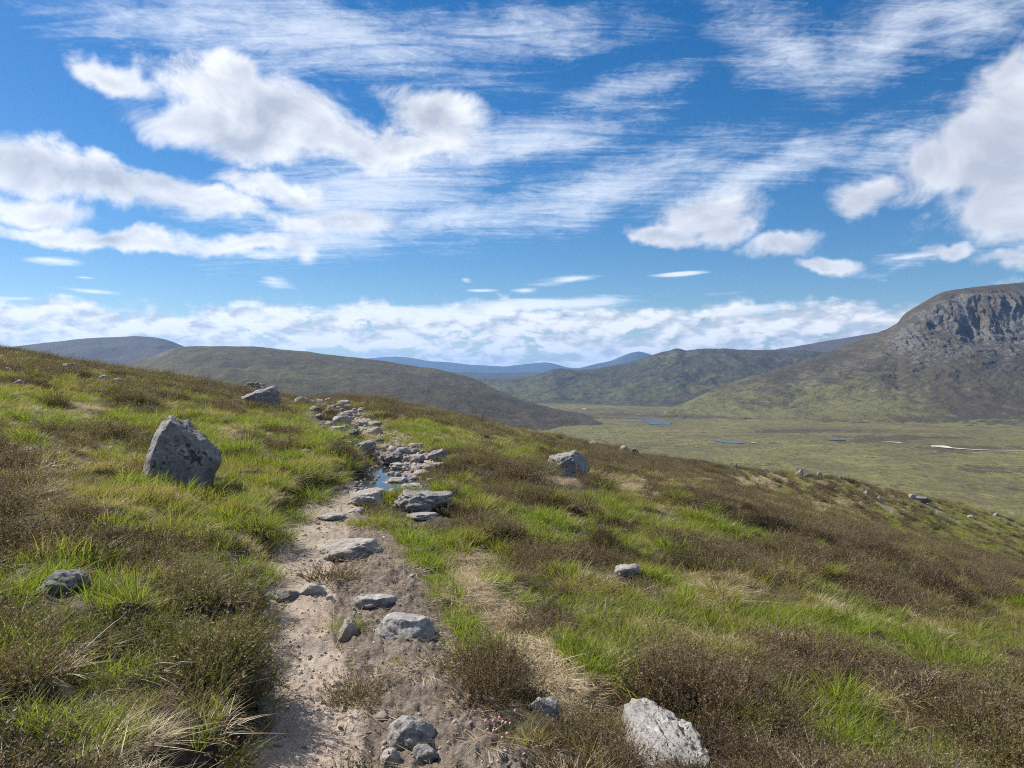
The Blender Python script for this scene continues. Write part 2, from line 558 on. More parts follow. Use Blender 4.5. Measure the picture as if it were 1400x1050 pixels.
def blade_mat(name, ramp, trans=.35, root=(.16, .13, .07), root_amt=.6, tipc=None, spread=.55):
    """ramp: colours picked by the per-clump tint with per-blade scatter"""
    m, nt, b = new_mat(name)
    ti = attr_s(nt, 'tint', True)
    bv = attr_s(nt, 'bv')
    t = attr_s(nt, 't')
    f = (ti + (bv - .5) * spread).sat()
    cr = nt.nodes.new('ShaderNodeValToRGB')
    els = cr.color_ramp.elements
    while len(els) < len(ramp): els.new(.5)
    for e, (p, c) in zip(els, ramp):
        e.position = p
        e.color = (*c, 1)
    nt.links.new(f.s, cr.inputs[0])
    c = cr.outputs[0]
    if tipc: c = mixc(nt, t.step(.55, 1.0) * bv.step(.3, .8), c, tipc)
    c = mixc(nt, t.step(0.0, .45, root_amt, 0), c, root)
    nt.links.new(c, b.inputs['Base Color'])
    b.inputs['Roughness'].default_value = .55
    b.inputs['Specular IOR Level'].default_value = .25
    if trans > 0:
        tr = nt.nodes.new('ShaderNodeBsdfTranslucent')
        tc = mixc(nt, 1.0, c, (1.15, 1.25, .7), 'MULTIPLY')
        nt.links.new(tc, tr.inputs[0])
        mx = nt.nodes.new('ShaderNodeMixShader')
        mx.inputs[0].default_value = trans
        nt.links.new(b.outputs[0], mx.inputs[1])
        nt.links.new(tr.outputs[0], mx.inputs[2])
        nt.links.new(mx.outputs[0], nt.nodes['Material Output'].inputs[0])
    return m


def hill_mat(name, heather, grass, sc=1.0, gmix=.5, rock=True):
    m, nt, b = new_mat(name)
    P = pos_of(nt)
    Pm = mapping(nt, P, scale=(sc, sc * .6, sc * 1.6))
    n1 = noise(nt, Pm, .006, 8, .62)
    n2 = noise(nt, Pm, .03, 7, .68, .4)
    n3 = noise(nt, Pm, .16, 4, .7)
    ga = attr_s(nt, 'green')
    f = (n1 - .5) * 1.7 + (n2 - .5) * 1.9 + ga + gmix
    c = mixc(nt, f.step(.15, .85), heather, grass)
    c = mixc(nt, n3.step(.48, .66) * .55, c, tuple(x * .45 for x in heather))
    c = mixc(nt, (n3 * .5 + n2 * .6).step(.64, .74) * .3, c, (.20, .18, .12))
    if rock:
        r = attr_s(nt, 'rock')
        rf = (r * 1.0 + (n3 - .5) * 1.9 + (n2 - .5) * 1.6)
        rc = mixc(nt, n3.step(.38, .66), (.060, .055, .050), (.170, .155, .138))
        c = mixc(nt, rf.step(.36, .95), c, rc)
    nt.links.new(c, b.inputs['Base Color'])
    b.inputs['Specular IOR Level'].default_value = .05
    bump(nt, b, n2 * 8.0 + n3 * 4.0, .7, 1.0)
    return m


M = {}
M['ground'] = ground_mat()
M['rock'] = rock_mat('granite', .84, .5, .014)
M['rock_pale'] = rock_mat('pale_granite', 1.0, .35, .014)
M['rock_dark'] = rock_mat('lichened_granite', .62, .8)
M['rock_speckled'] = rock_mat('speckled_granite', .80, .95, .008)
M['rock_path'] = rock_mat('trodden_granite', .98, .18, .05)

# ------------------------------------------------------------------ near hillside mesh
GREEN = [  # (u, v, ru, rv, weight)
    (430, 640, 110, 70, 1.0), (330, 700, 90, 70, .6), (440, 600, 60, 30, .7), (330, 790, 70, 70, .7), (80, 560, 160, 50, .55), (120, 640, 180, 60, .35), (250, 600, 120, 40, .4),
    (70, 880, 90, 50, .6), (60, 970, 60, 60, .5), (250, 720, 90, 40, .4), (350, 850, 40, 60, .6), (150, 780, 70, 40, .4),
    (560, 775, 50, 50, 1.3), (610, 850, 40, 70, 1.5), (660, 680, 60, 36, .8), (640, 600, 130, 30, .7), (560, 580, 70, 25, .5), (750, 730, 90, 40, .45),
    (830, 740, 60, 40, .8), (820, 900, 70, 70, 1.0), (810, 980, 60, 60, .8), (700, 990, 50, 60, .5), (905, 790, 50, 30, .9), (930, 680, 60, 16, .6), (980, 850, 120, 40, .7),
    (1130, 880, 150, 45, 1.0), (1140, 960, 130, 55, 1.2), (1290, 1030, 150, 50, 1.4), (1210, 722, 200, 26, .7), (1100, 790, 70, 22, .6), (1240, 800, 60, 18, .6), (1330, 900, 130, 60, 1.1), (1370, 970, 60, 40, .5), (1290, 850, 120, 25, .35), (1250, 700, 160, 16, .7),
    (1380, 735, 150, 26, 1.3), (740, 600, 60, 14, .3), (1080, 660, 100, 12, .5), (850, 690, 90, 18, .35), (650, 640, 60, 24, .5), (540, 720, 40, 30, .6)]
HEATH = [(180, 830, 140, 50, .8), (250, 900, 110, 60, .9), (120, 1000, 90, 50, .3), (290, 970, 70, 60, .9), (90, 760, 120, 40, .4), (100, 545, 120, 14, .4), (300, 548, 120, 18, .7), (230, 520, 120, 14, .6),
         (240, 660, 70, 24, .6), (400, 760, 60, 60, .3), (340, 575, 60, 20, .3), (700, 770, 90, 60, .8), (760, 700, 120, 40, .7), (670, 930, 60, 50, 1.0), (940, 900, 130, 90, .9), (1000, 1000, 160, 80, 1.1),
         (1000, 780, 130, 60, .9), (1150, 760, 220, 80, .6), (1300, 800, 160, 60, .55), (960, 650, 140, 24, .8), (820, 660, 120, 24, .6), (1230, 930, 90, 40, .5), (640, 700, 60, 20, .5), (1080, 700, 200, 30, .35),
         (730, 620, 110, 14, .4), (480, 550, 30, 8, .5), (1280, 740, 120, 24, .5), (1180, 1020, 60, 40, .4), (700, 650, 90, 20, .5)]
STRAW = [(640, 790, 34, 40, 1.0), (680, 840, 40, 36, 1.2), (725, 890, 46, 30, 1.2), (760, 930, 46, 40, 1.2), (730, 1020, 60, 40, .6), (560, 740, 40, 20, .3), (860, 970, 30, 40, .6), (600, 760, 30, 20, .6), (1000, 810, 40, 14, .6),
         (330, 600, 50, 16, .8), (120, 560, 60, 14, .7), (880, 670, 60, 14, .7), (1040, 660, 80, 12, .7), (740, 590, 60, 8, .6), (1150, 690, 160, 14, .6), (930, 655, 120, 10, .5), (1190, 775, 60, 12, .6), (180, 640, 40, 24, .7), (40, 700, 40, 20, .5), (200, 880, 40, 20, .3), (940, 820, 40, 20, .6),
         (1100, 830, 60, 14, .5), (1280, 940, 60, 18, .7), (1010, 880, 60, 14, .5), (660, 600, 90, 14, .4), (1330, 880, 70, 14, .5), (1110, 730, 20, 40, .5), (780, 800, 40, 20, .4), (80, 930, 60, 30, .5), (420, 580, 40, 12, .4)]


BARE = [(560, 930, 62, 80, 1), (560, 1035, 70, 50, 1), (540, 840, 70, 60, 1), (530, 785, 60, 34, 1), (600, 960, 36, 50, .8), (886, 1060, 56, 100, 0), (742, 985, 40, 26, 0), (630, 768, 22, 30, 0), (650, 806, 30, 46, 0), (690, 855, 36, 38, 0), (735, 908, 50, 36, 0), (778, 952, 48, 36, 0), (845, 985, 28, 30, 0), (88, 830, 46, 22, 0), (858, 800, 30, 14, 0), (777, 662, 50, 16, 0), (580, 712, 64, 16, 0)]


def bare_px(x, y, z, dirt_only=False):
    yy = np.maximum(y, .8)
    u = U0 + F * x / yy + fbm(x * 4, y * 4, 7.7, 3) * 30
    v = V0 - F * (z - CZ) / yy
    r = 0 * x
    for (a, b, ru, rv, d) in BARE:
        if d or not dirt_only:
            r = np.maximum(r, (d if dirt_only else max(d, .93)) * (1 - sstep(.7, 1.15, ((u - a) / ru) ** 2 + ((v - b) / rv) ** 2)))
    return r * (y > .8)


def fields(x, y, z):
    """vegetation cover: (green, heather, straw) weights"""
    yy = np.maximum(y, .8)
    u = U0 + F * x / yy
    v = V0 - F * (z - CZ) / yy

    def acc(lst):
        r = 0
        for (a, b, ru, rv, w) in lst:
            r = r + w * np.exp(-1.1 * (((u - a) / ru) ** 2 + ((v - b) / rv) ** 2))
        return r
    n1 = fbm(x * .8, y * .8, 21.5, 4, .6)
    n2 = fbm(x * .8, y * .8, 31.5, 4, .6)
    n3 = fbm(x * 1.3, y * 1.3, 41.5, 3)
    left = 1 - sstep(-.5, 2.5, x - path_x(y))
    far = sstep(6, 30, y)
    n4 = fbm(x * .28, y * .28, 121.5, 3, .6)
    g = .56 + .09 * left + n1 * 1.3 + n4 * .6 + .75 * acc(GREEN)
    h = .48 - .07 * left + n2 * 1.3 - n4 * .5 + .42 * acc(HEATH)
    s = .14 + n3 * 1.0 + 1.5 * acc(STRAW)
    return g, h, s


def build_ground():
    a1 = np.concatenate([np.linspace(-180, -62, 60, endpoint=False), np.linspace(-62, -37, 60, endpoint=False),
                         np.linspace(-37, 37, 760, endpoint=False), np.linspace(37, 62, 60, endpoint=False), np.linspace(62, 180, 60, endpoint=False)])
    a = np.radians(a1)
    r = np.concatenate([[.25, .7, 1.2, 1.7], np.exp(np.linspace(math.log(2.0), math.log(90), 470)), np.exp(np.linspace(math.log(93), math.log(900), 90))])
    X = r[:, None] * np.sin(a)[None, :]
    Y = r[:, None] * np.cos(a)[None, :]
    x, y = X.ravel(), Y.ravel()
    z = near_z(x, y, True)
    me = mesh_np('ground', np.stack([x, y, z], -1), *grid_faces(len(r), len(a), True), M['ground'])
    _, pm, dm, left = trench(x, y)
    g, h, s = fields(x, y, z)
    stony = sstep(9.5, 11, y) * (1 - sstep(60, 70, y))
    patch = sstep(-.25, .15, fbm(x * 2.2, y * 2.2, 12.5, 3))
    attr(me, 'path', pm * (1 - sstep(60, 70, y)) * (1 - stony * .55 * (1 - patch)))
    dm = np.maximum(dm, bare_px(x, y, z, True) * (1 - pm))
    attr(me, 'dirt', np.clip(dm, 0, 1))
    hol = 0
    for (px, py, rr, dp) in HOLE:
        hol = hol + np.exp(-(((x - px) ** 2 + (y - py) ** 2) / rr ** 2))
    attr(me, 'peat', np.clip(left + hol * 1.3, 0, 1))
    attr(me, 'straw', sstep(.45, 1.0, s) * (1 - pm) * .9)
    attr(me, 'green', np.clip(.5 + .6 * (g - h), 0, 1))
    attr(me, 'far', sstep(14, 60, np.hypot(x, y)))
    wet = np.zeros_like(x)
    for (px, py, rx, ry, lv) in PUD:
        q = np.sqrt(((x - px) / rx) ** 2 + ((y - py) / ry) ** 2)
        wet = np.maximum(wet, 1 - sstep(.8, 1.45, q))
    attr(me, 'wet', wet)
    o = link('ground', me)
    tag(o, 'moorland hillside with a worn path and heather and grass cover', kind='structure')
    # peat edge and soil are the same sheet: the trench of the path is cut into it


build_ground()


def water_mat():
    m, nt, b = new_mat('still_water')
    P = pos_of(nt)
    b.inputs['Base Color'].default_value = (.03, .035, .035, 1)
    b.inputs['Roughness'].default_value = .06
    b.inputs['Specular IOR Level'].default_value = .6
    b.inputs['IOR'].default_value = 1.33
    bump(nt, b, noise(nt, P, 9.0, 2), .06, .02)
    return m


M['water'] = water_mat()
for i, (px, py, rx, ry, lv) in enumerate(PUD):
    n = 40
    th = np.linspace(0, 2 * np.pi, n, endpoint=False)
    lv += .004 * i
    rr = 1.14 + .05 * np.sin(3 * th + i) + .04 * np.sin(5 * th + 2 * i)
    V = np.stack([px + rx * rr * np.cos(th), py + ry * rr * np.sin(th), np.full(n, lv)], -1)
    me = mesh_np('puddle', V, np.arange(n), [n], M['water'], False)
    tag(link('puddle', me), ['long narrow puddle farthest along the stony path, beside the smooth dark boulder', 'middle puddle on the stony path reflecting blue sky',
                             'short puddle nearest the big lichened slab beside the path'][i], 'puddle', 'puddles on the stony path', 'structure')

# ------------------------------------------------------------------ valley floor and hills
ZV = CZ - 100.0


def valley_z(x, y):
    return ZV + fbm(x * .004, y * .004, 51.5, 4) * 2.2 + fbm(x * .03, y * .03, 52.5, 3) * .5


def valley_mat():
    m, nt, b = new_mat('valley_moor')
    P = pos_of(nt)
    Pm = mapping(nt, P, scale=(1, .55, 1))
    n1 = noise(nt, Pm, .008, 7, .62)
    n2 = noise(nt, Pm, .04, 7, .66, .6)
    n3 = noise(nt, Pm, .2, 4, .7)
    pe = attr_s(nt, 'peat')
    c = mixc(nt, (n1 * .8 + n2 * .5).step(.54, .74), (.100, .088, .042), (.145, .140, .050))
    c = mixc(nt, noise(nt, mapping(nt, P, scale=(.6, 1.0, 1)), .018, 6, .7, 1.0).step(.5, .66) * .7, c, (.190, .175, .072))
    c = mixc(nt, n2.step(.55, .75) * .5, c, (.16, .145, .085))
    c = mixc(nt, n3.step(.45, .62) * .6, c, (.07, .06, .04))
    c = mixc(nt, (pe * .75 + .20 + (n2 - .5) * 2.2 + (n1 - .5) * .8 + (n3 - .5) * .7).step(.30, .60) * .8, c, (.055, .042, .034))
    nt.links.new(c, b.inputs['Base Color'])
    b.inputs['Specular IOR Level'].default_value = .05
    bump(nt, b, n2 * 6.0 + n3 * 2.0, .7, 1.2)
    return m


def build_valley():
    a = np.radians(np.linspace(-62, 62, 420))
    r = np.exp(np.linspace(math.log(300), math.log(9000), 300))
    x = (r[:, None] * np.sin(a)).ravel()
    y = (r[:, None] * np.cos(a)).ravel()
    z = valley_z(x, y)
    me = mesh_np('valley_floor', np.stack([x, y, z], -1), *grid_faces(len(r), len(a)), valley_mat())
    u, v = U0 + F * x / y, V0 + F * (CZ - z) / y
    pe = np.zeros_like(x)
    for (a_, b_, ru, rv, w) in [(1200, 603, 90, 4, .5), (1180, 590, 140, 3, .4), (1330, 612, 90, 4, .6), (1270, 618, 60, 3, .4), (1350, 640, 80, 5, .35), (1090, 588, 70, 2.5, .5), (960, 570, 120, 3.5, .5),
                                (880, 566, 90, 3, .7), (1240, 598, 120, 2.5, .6), (1060, 590, 30, 2, .5), (900, 610, 60, 2.5, .3), (1390, 668, 70, 6, .3), (820, 560, 70, 2, .4)]:
        pe += w * np.exp(-((u - a_) / ru) ** 2 - ((v - b_) / rv) ** 2)
    attr(me, 'peat', pe)
    tag(link('valley_floor', me), 'broad boggy valley floor of grass and dark peat', kind='structure')


build_valley()


def at_valley(u, v, up=0.0):
    Y = (CZ - ZV) * F / (v - V0)
    return ((u - U0) / F * Y, Y, ZV + up)


def ribbon(name, pts, mat, label, cat, up):
    """flat sheet on the valley floor: pts are (u, v, half width in metres)"""
    P = np.array([at_valley(u, v) for u, v, w in pts])
    W = np.array([w for _, _, w in pts]) * 1.25
    n = 12 * (len(pts) - 1) + 1
    s = np.linspace(0, len(pts) - 1, n)
    i0 = np.arange(len(pts))
    cx, cyy, cw = (np.interp(s, i0, q) for q in (P[:, 0], P[:, 1], W))
    for _ in range(2):
        cx[1:-1] = (cx[:-2] + 2 * cx[1:-1] + cx[2:]) / 4
        cyy[1:-1] = (cyy[:-2] + 2 * cyy[1:-1] + cyy[2:]) / 4
    tx, ty = np.gradient(cx), np.gradient(cyy)
    L = np.hypot(tx, ty) + 1e-6
    nx, ny = -ty / L, tx / L
    cw = np.maximum(cw * (1 + .35 * fbm(s * 1.3, s * 0, 5.5, 3)), .05)
    rows = []
    for k in (-1, -.5, 0, .5, 1):
        x, y = cx + nx * cw * k, cyy + ny * cw * k
        rows.append(np.stack([x, y, valley_z(x, y) + up], -1))
    V = np.stack(rows, 1).reshape(-1, 3)
    me = mesh_np(name, V, *grid_faces(n, 5), mat)
    return tag(link(name, me), label, cat, kind='structure')


def sand_mat():
    m, nt, b = new_mat('pale_sand')
    n = noise(nt, pos_of(nt), .3, 4)
    nt.links.new(mixc(nt, n.step(.3, .7), (.40, .36, .28), (.54, .49, .40)), b.inputs['Base Color'])
    return m


M['sand'] = sand_mat()
m_, nt_, b_ = new_mat('river_water')
b_.inputs['Base Color'].default_value = (.05, .06, .06, 1)
b_.inputs['Roughness'].default_value = .2
b_.inputs['Specular IOR Level'].default_value = .6
b_.inputs['IOR'].default_value = 1.33
M['river'] = m_
ribbon('river', [(868, 571, 9), (885, 574, 9), (897, 577, 15), (903, 581, 18), (909, 579, 12), (899, 576, 8)], M['river'], 'silver bend of the river below the dark hillside', 'river', .8)
ribbon('river', [(845, 570.6, 5), (858, 571.5, 7), (868, 572.5, 6)], M['river'], 'short glint of river upstream of the silver bend', 'river', .8)
ribbon('pond', [(974, 602, 1), (985, 603.5, 6), (1000, 605, 10), (1012, 605.5, 8), (1020, 605.5, 1)], M['river'], 'narrow blue pool in the middle of the valley floor', 'pool', .8)
ribbon('pond', [(1129, 600, 4), (1137, 600.5, 14), (1146, 602, 9)], M['river'], 'small pale pool at the end of the river course', 'pool', .8)
ribbon('sandbank', [(1205, 605, 2), (1218, 605, 4), (1232, 606, 3)], M['sand'], 'thin pale strip of shingle beside the river', 'sandbank', .9)
ribbon('sandbank', [(1274, 611, 1), (1284, 610.5, 9), (1298, 613, 3.5), (1330, 615.5, 2), (1360, 616.5, 1.2), (1400, 617.5, 1.4)], M['sand'], 'long pale curving sandbank on the outside of the river bend', 'sandbank', .9)
ribbon('sandbank', [(1027, 606, 1.5), (1031, 606, 4), (1035, 606, 1.5)], M['sand'], 'tiny pale gravel patch beside the narrow blue pool', 'sandbank', .9)
ribbon('sandbank', [(794, 559.5, 6), (801, 559.6, 12)], M['sand'], 'pale gravel patch at the head of the valley', 'sandbank', .9)


def hill(name, sky, foot, mat, label, nu=420, nt=150, prof=None, back=.5, rough=6.0, wl=260.0, seed=1.0, u_ext=0, extra=None, rock=None, green=None):
    """sky: (u, v, Y) of the crest; foot: (u, Y) where the slope meets the valley floor"""
    sky = np.array(sky, float)
    foot = np.array(foot, float)
    us = np.linspace(sky[0, 0], sky[-1, 0], nu)
    vs = np.interp(us, sky[:, 0], sky[:, 1])
    if name == 'mountain_range': vs = vs - 2.5
    ker = np.exp(-np.linspace(-2, 2, 9) ** 2); ker /= ker.sum()
    vs = np.convolve(np.pad(vs, 4, 'edge'), ker, 'valid')
    D = np.interp(us, sky[:, 0], sky[:, 2])
    Df = np.interp(us, foot[:, 0], foot[:, 1])
    t = np.concatenate([np.linspace(0, 1, nt), 1 + back * np.linspace(.03, 1, 24)])
    T, Ui = t[:, None], us[None, :]
    Y = Df[None, :] + (D - Df)[None, :] * T
    zs = CZ - (vs - V0) / F * D
    zf = ZV - 3.0
    pr = prof(np.clip(T, 0, 1), Ui) if prof else np.clip(T, 0, 1) ** 1.25
    Z = zf + (zs[None, :] - zf) * pr
    Z = np.where(T > 1, zs[None, :] - (zs[None, :] - zf) * ((T - 1) / back) ** 1.6, Z)
    X = (Ui - U0) / F * Y
    env = np.clip(T * 4, 0, 1) * (1 - .75 * np.exp(-((T - 1) / .12) ** 2))
    nz = fbm(X / wl, Y / wl, seed, 6, .52)
    gul = 1 - np.abs(fbm(X / (wl * .55) + nz * .4, Y / (wl * 1.6), seed + 7, 4, .5)) * 2
    Z = Z + rough * env * (nz * 1.6 + (gul - .7) * .6)
    ex = None
    if extra is not None:
        X, Y, Z = extra(X, Y, Z, T, Ui)
    V = np.stack([X, Y, Z], -1).reshape(-1, 3)
    me = mesh_np(name, V, *grid_faces(len(t), nu), mat)
    o = np.zeros(X.size)
    vpix = V0 - F * (Z - CZ) / Y
    attr(me, 'rock', (rock(X, Y, Z, T, Ui, vpix).ravel() if rock else o))
    attr(me, 'green', (green(X, Y, Z, T, Ui, vpix).ravel() if green else o))
    return tag(link(name, me), label, kind='structure')


# far blue ranges
mt_far = hill_mat('far_mountain', (.045, .045, .045), (.06, .065, .05), .5, .4, False)
hill('mountain_range', [(300, 500, 15000), (480, 494, 15000), (540, 490, 15000), (562, 491.5, 15000), (585, 496, 14500), (610, 497, 14500), (640, 501, 14000), (662, 502, 14000), (690, 504, 14000), (715, 501, 14000), (745, 497.5, 14000), (760, 500, 14000), (775, 505, 14000), (830, 508, 14000), (1000, 512, 14000)],
     [(300, 12000), (1000, 11500)], mt_far, 'far blue mountain range on the horizon', 300, 60, rough=25, wl=1500, seed=3.5)
hill('mountain_range', [(740, 514, 11500), (790, 506, 11500), (812, 500, 11500), (835, 495, 11500), (850, 489.5, 11500), (862, 484.5, 11500), (874, 482.5, 11500), (885, 485, 11500), (900, 490, 11500), (960, 494, 11500), (1050, 500, 11500)],
     [(740, 9500), (1050, 9500)], mt_far, 'blue peak behind the rocky topped hill', 200, 60, rough=22, wl=1300, seed=4.5)
hill('mountain_range', [(480, 520, 8000), (560, 513, 8000), (640, 511, 8000), (680, 513, 8000), (720, 511, 8000), (760, 514, 8000), (830, 516, 8000)],
     [(480, 6500), (830, 6500)], mt_far, 'low grey-blue ridge at the far end of the valley', 200, 60, rough=15, wl=900, seed=5.5)

m_purple = hill_mat('heather_hill', (.066, .056, .050), (.082, .082, .052), 1.0, .2)
hill('hill', [(-700, 500, 4600), (-300, 494, 4600), (-60, 484, 4600), (10, 475, 4600), (60, 468, 4600), (120, 462.5, 4600), (150, 460.5, 4600), (185, 459, 4600), (215, 461, 4600), (235, 466, 4600), (252, 474, 4600), (300, 492, 4600), (420, 520, 4600), (600, 540, 4600)],
     [(-700, 3000), (600, 3200)], m_purple, 'purple-grey rounded hill behind the left shoulder', 400, 120, rough=16, wl=420, seed=6.5)

m_brown = hill_mat('brown_moor', (.066, .055, .036), (.088, .086, .042), 1.0, .34)
SB = [(-500, 560, 1900), (-100, 540, 2100), (60, 522, 2300), (130, 508, 2400), (185, 493, 2500), (215, 484, 2500), (235, 477, 2500), (255, 474, 2500), (300, 473, 2500), (350, 474, 2480), (400, 479, 2460), (450, 485, 2430), (500, 491, 2400), (540, 495, 2360), (580, 501, 2320), (610, 507, 2260),
      (640, 515, 2180), (665, 526, 2080), (685, 536, 2000), (710, 545, 1950), (750, 558, 1900), (800, 570, 1850), (850, 580, 1750), (900, 592, 1600)]
hill('hill', SB, [(-500, 900), (300, 900), (600, 1100), (700, 1250), (800, 1400), (850, 1480), (900, 1500)], m_brown, 'long brown moorland hill sloping down into the valley', 620, 200, rough=9, wl=240, seed=7.5,
     prof=lambda T, U: .62 * T ** 1.15 + .38 * (1 - (1 - T) ** 2),
     rock=lambda X, Y, Z, T, U, v: .75 * np.exp(-(((U - 215 - (488 - v) * 2.2) / 12) ** 2) - ((v - 484) / 8) ** 2),
     green=lambda X, Y, Z, T, U, v: .25 * np.exp(-((v - 515) / 16) ** 2) * (1 - sstep(420, 640, U)) - .5 * np.exp(-((v - 545 - (U - 620) * .18) / 14) ** 2) * sstep(430, 620, U))  # negative band puts cloud-shadow dark into the lower right slope's colour

m_centre = hill_mat('rocky_green_hill', (.054, .049, .038), (.092, .095, .040), 1.2, .16)
SCN = [(560, 530, 4200), (640, 518, 4200), (690, 516, 4000), (720, 515, 3900), (742, 511, 3800), (755, 505, 3800), (768, 503.5, 3800), (785, 506, 3800), (810, 505, 3800), (850, 498, 3750), (870, 493, 3700), (890, 486, 3700), (905, 480, 3700), (915, 478, 3700), (925, 474.5, 3700), (937, 478, 3700), (960, 476.5, 3700),
       (1000, 476, 3700), (1050, 477, 3700), (1120, 480, 3650), (1250, 500, 3500), (1400, 540, 3300)]


def prof_c(T, U): return .35 * T + .65 * T ** 1.1 * (1.15 - .15 * T)


hill('hill', SCN, [(560, 3300), (700, 2900), (800, 2650), (1000, 2500), (1400, 2300)], m_centre, 'rocky green and brown hill across the head of the valley', 560, 200, rough=17, wl=260, seed=8.5,
     rock=lambda X, Y, Z, T, U, v: .5 * np.exp(-((U - 925) / 16) ** 2 - ((v - 484) / 7) ** 2) + .12,
     green=lambda X, Y, Z, T, U, v: .12 + .2 * np.exp(-((v - 535) / 18) ** 2))
hill('hill', [(900, 500, 5400), (1000, 488, 5400), (1050, 479, 5400), (1080, 475, 5300), (1110, 470, 5300), (1150, 463, 5200), (1190, 455.5, 5100), (1230, 450, 5100), (1320, 440, 5000), (1450, 440, 5000)],
     [(900, 4200), (1450, 4000)], m_purple, 'dark smooth ridge between the rocky hill and the crag', 260, 80, rough=14, wl=400, seed=9.5)

m_crag = hill_mat('crag_mountain_ground', (.066, .054, .036), (.128, .122, .048), 1.3, .22)
SCR = [(860, 566, 2250), (905, 560, 2300), (935, 550, 2350), (970, 535, 2400), (1000, 523, 2430), (1050, 508, 2480), (1100, 493, 2540), (1150, 475, 2600), (1180, 463, 2640), (1210, 450, 2660), (1227, 442, 2680), (1232, 434, 2680), (1238, 428, 2680), (1262, 414, 2690), (1280, 403, 2700), (1292, 398, 2700),
       (1310, 395, 2700), (1350, 390, 2700), (1400, 385.5, 2700), (1500, 380, 2700), (1650, 390, 2600), (1900, 430, 2400)]


def prof_k(T, U):
    k = sstep(1190, 1260, U)
    p0 = .45 * T + .55 * T ** 1.3
    p1 = np.interp(T, [0, .2, .45, .62, .80, .93, 1.0], [0, .13, .36, .55, .86, .975, 1.0])
    return p0 * (1 - k) + p1 * k


def extra_k(X, Y, Z, T, U):
    # buttresses and gullies in the cliff band
    vp = V0 - F * (Z - CZ) / Y
    cl = np.exp(-((T - .72) / .15) ** 4) * sstep(1190, 1245, U)
    cl = cl * (.35 + .9 * sstep(-.35, .35, fbm(X / 130., Z / 95., 67.5, 3)))
    s = (X * .8 - Z * .55)
    rid = 1 - np.abs(fbm(s / 75., Z / 260., 61.5, 4, .55)) * 2.4
    rid2 = 1 - np.abs(fbm(s / 24., Z / 120., 62.5, 4, .6)) * 2.2
    push = cl * (rid * 18 * (.6 + .8 * (fbm(X / 90., Z / 60., 65.5, 3) + .4)) + rid2 * 9 + np.round(Z / 24. + fbm(X / 60., Z / 80., 66.5, 3) * 2) % 2 * 5 + fbm(X / 18., Z / 30., 63.5, 3) * 5 - 15)
    led = np.exp(-((T - .5) / .22) ** 4) * sstep(1150, 1230, U) * np.maximum(fbm(X / 50., Z / 35., 64.5, 4, .6), 0) * 14
    return X - push * .35, Y - push - led, Z + led * .25 + cl * rid2 * 3


def rock_k(X, Y, Z, T, U, v):
    cl = np.exp(-((T - .74) / .13) ** 4) * sstep(1205, 1245, U)
    low = .55 * np.exp(-((v - 475 - (1330 - U) * .12) / 26) ** 2) * sstep(1200, 1260, U)
    sl = .42 * np.exp(-((v - (505 + (1150 - U) * .36)) / 13) ** 2) * sstep(1050, 1100, U) * (1 - sstep(1190, 1230, U))
    scree = .5 * np.exp(-((U - (1385 - (v - 480) * .75)) / 5) ** 2) * np.exp(-((v - 505) / 28) ** 2)
    left = .45 * np.exp(-((v - 460 - (1230 - U) * .1) / 14) ** 2) * np.exp(-((U - 1225) / 25) ** 2)
    top = sstep(.93, .97, T) * .6
    return (.52 + .55 * fbm(X / 85., Z / 70., 68.5, 4, .6)) * cl + low + sl + scree + left + .05 - top


hill('mountain', SCR, [(860, 2050), (905, 2000), (1000, 1880), (1100, 1760), (1200, 1680), (1400, 1640), (1900, 1500)], m_crag, 'crag-topped mountain with grey cliffs above the valley', 760, 330, prof=prof_k, rough=10, wl=180, seed=10.5,
     extra=extra_k, rock=rock_k, green=lambda X, Y, Z, T, U, v: .30 * sstep(500, 545, v) * (1 - sstep(1150, 1350, U)) + .18 * np.exp(-((v - 560) / 14) ** 2) - .1 * sstep(1200, 1300, U))

# low dark heathery terrace along the foot of the crag
hill('terrace', [(900, 572, 1900), (1000, 571, 1850), (1060, 575, 1800), (1110, 576, 1780), (1180, 577, 1740), (1250, 574, 1700), (1300, 578, 1680), (1350, 574, 1660), (1400, 572, 1640), (1600, 570, 1600)],
     [(900, 1800), (1100, 1640), (1250, 1560), (1400, 1480), (1600, 1400)], hill_mat('dark_terrace', (.066, .054, .042), (.115, .118, .05), 1.6, .35, False), 'dark heathery terrace at the foot of the crag mountain', 420, 60, back=.6, rough=7, wl=70, seed=11.5)

# ------------------------------------------------------------------ plants: prototypes
RNG = np.random.RandomState(11)


def strips(root, dirv, length, width, bend, side, segs=3):
    """tapered curved blades; returns verts, faces, loop counts, t"""
    n = len(root)
    lv = np.linspace(0, 1, segs + 1)
    V, T = [], []
    for i, t in enumerate(lv):
        c = root + dirv * (length * t)[:, None] + bend * ((t ** 2) * length)[:, None]
        w = width * (1 - t ** 1.5) * .5
        if i < segs:
            V += [c - side * w[:, None], c + side * w[:, None]]
            T += [np.full(n, t)] * 2
        else:
            V.append(c)
            T.append(np.full(n, t))
    m = len(V)
    V = np.stack(V, 1).reshape(-1, 3)
    T = np.stack(T, 1).ravel()
    b = np.arange(n)[:, None] * m
    fl, lc = [], []
    per = []
    for i in range(segs - 1):
        per.append([2 * i, 2 * i + 1, 2 * i + 3, 2 * i + 2])
    tri = [2 * (segs - 1), 2 * (segs - 1) + 1, 2 * segs]
    flat = sum(per, []) + tri
    F_ = (b + np.array(flat)[None, :]).ravel()
    L_ = np.tile(np.array([4] * len(per) + [3]), n)
    return V, F_, L_, T, m


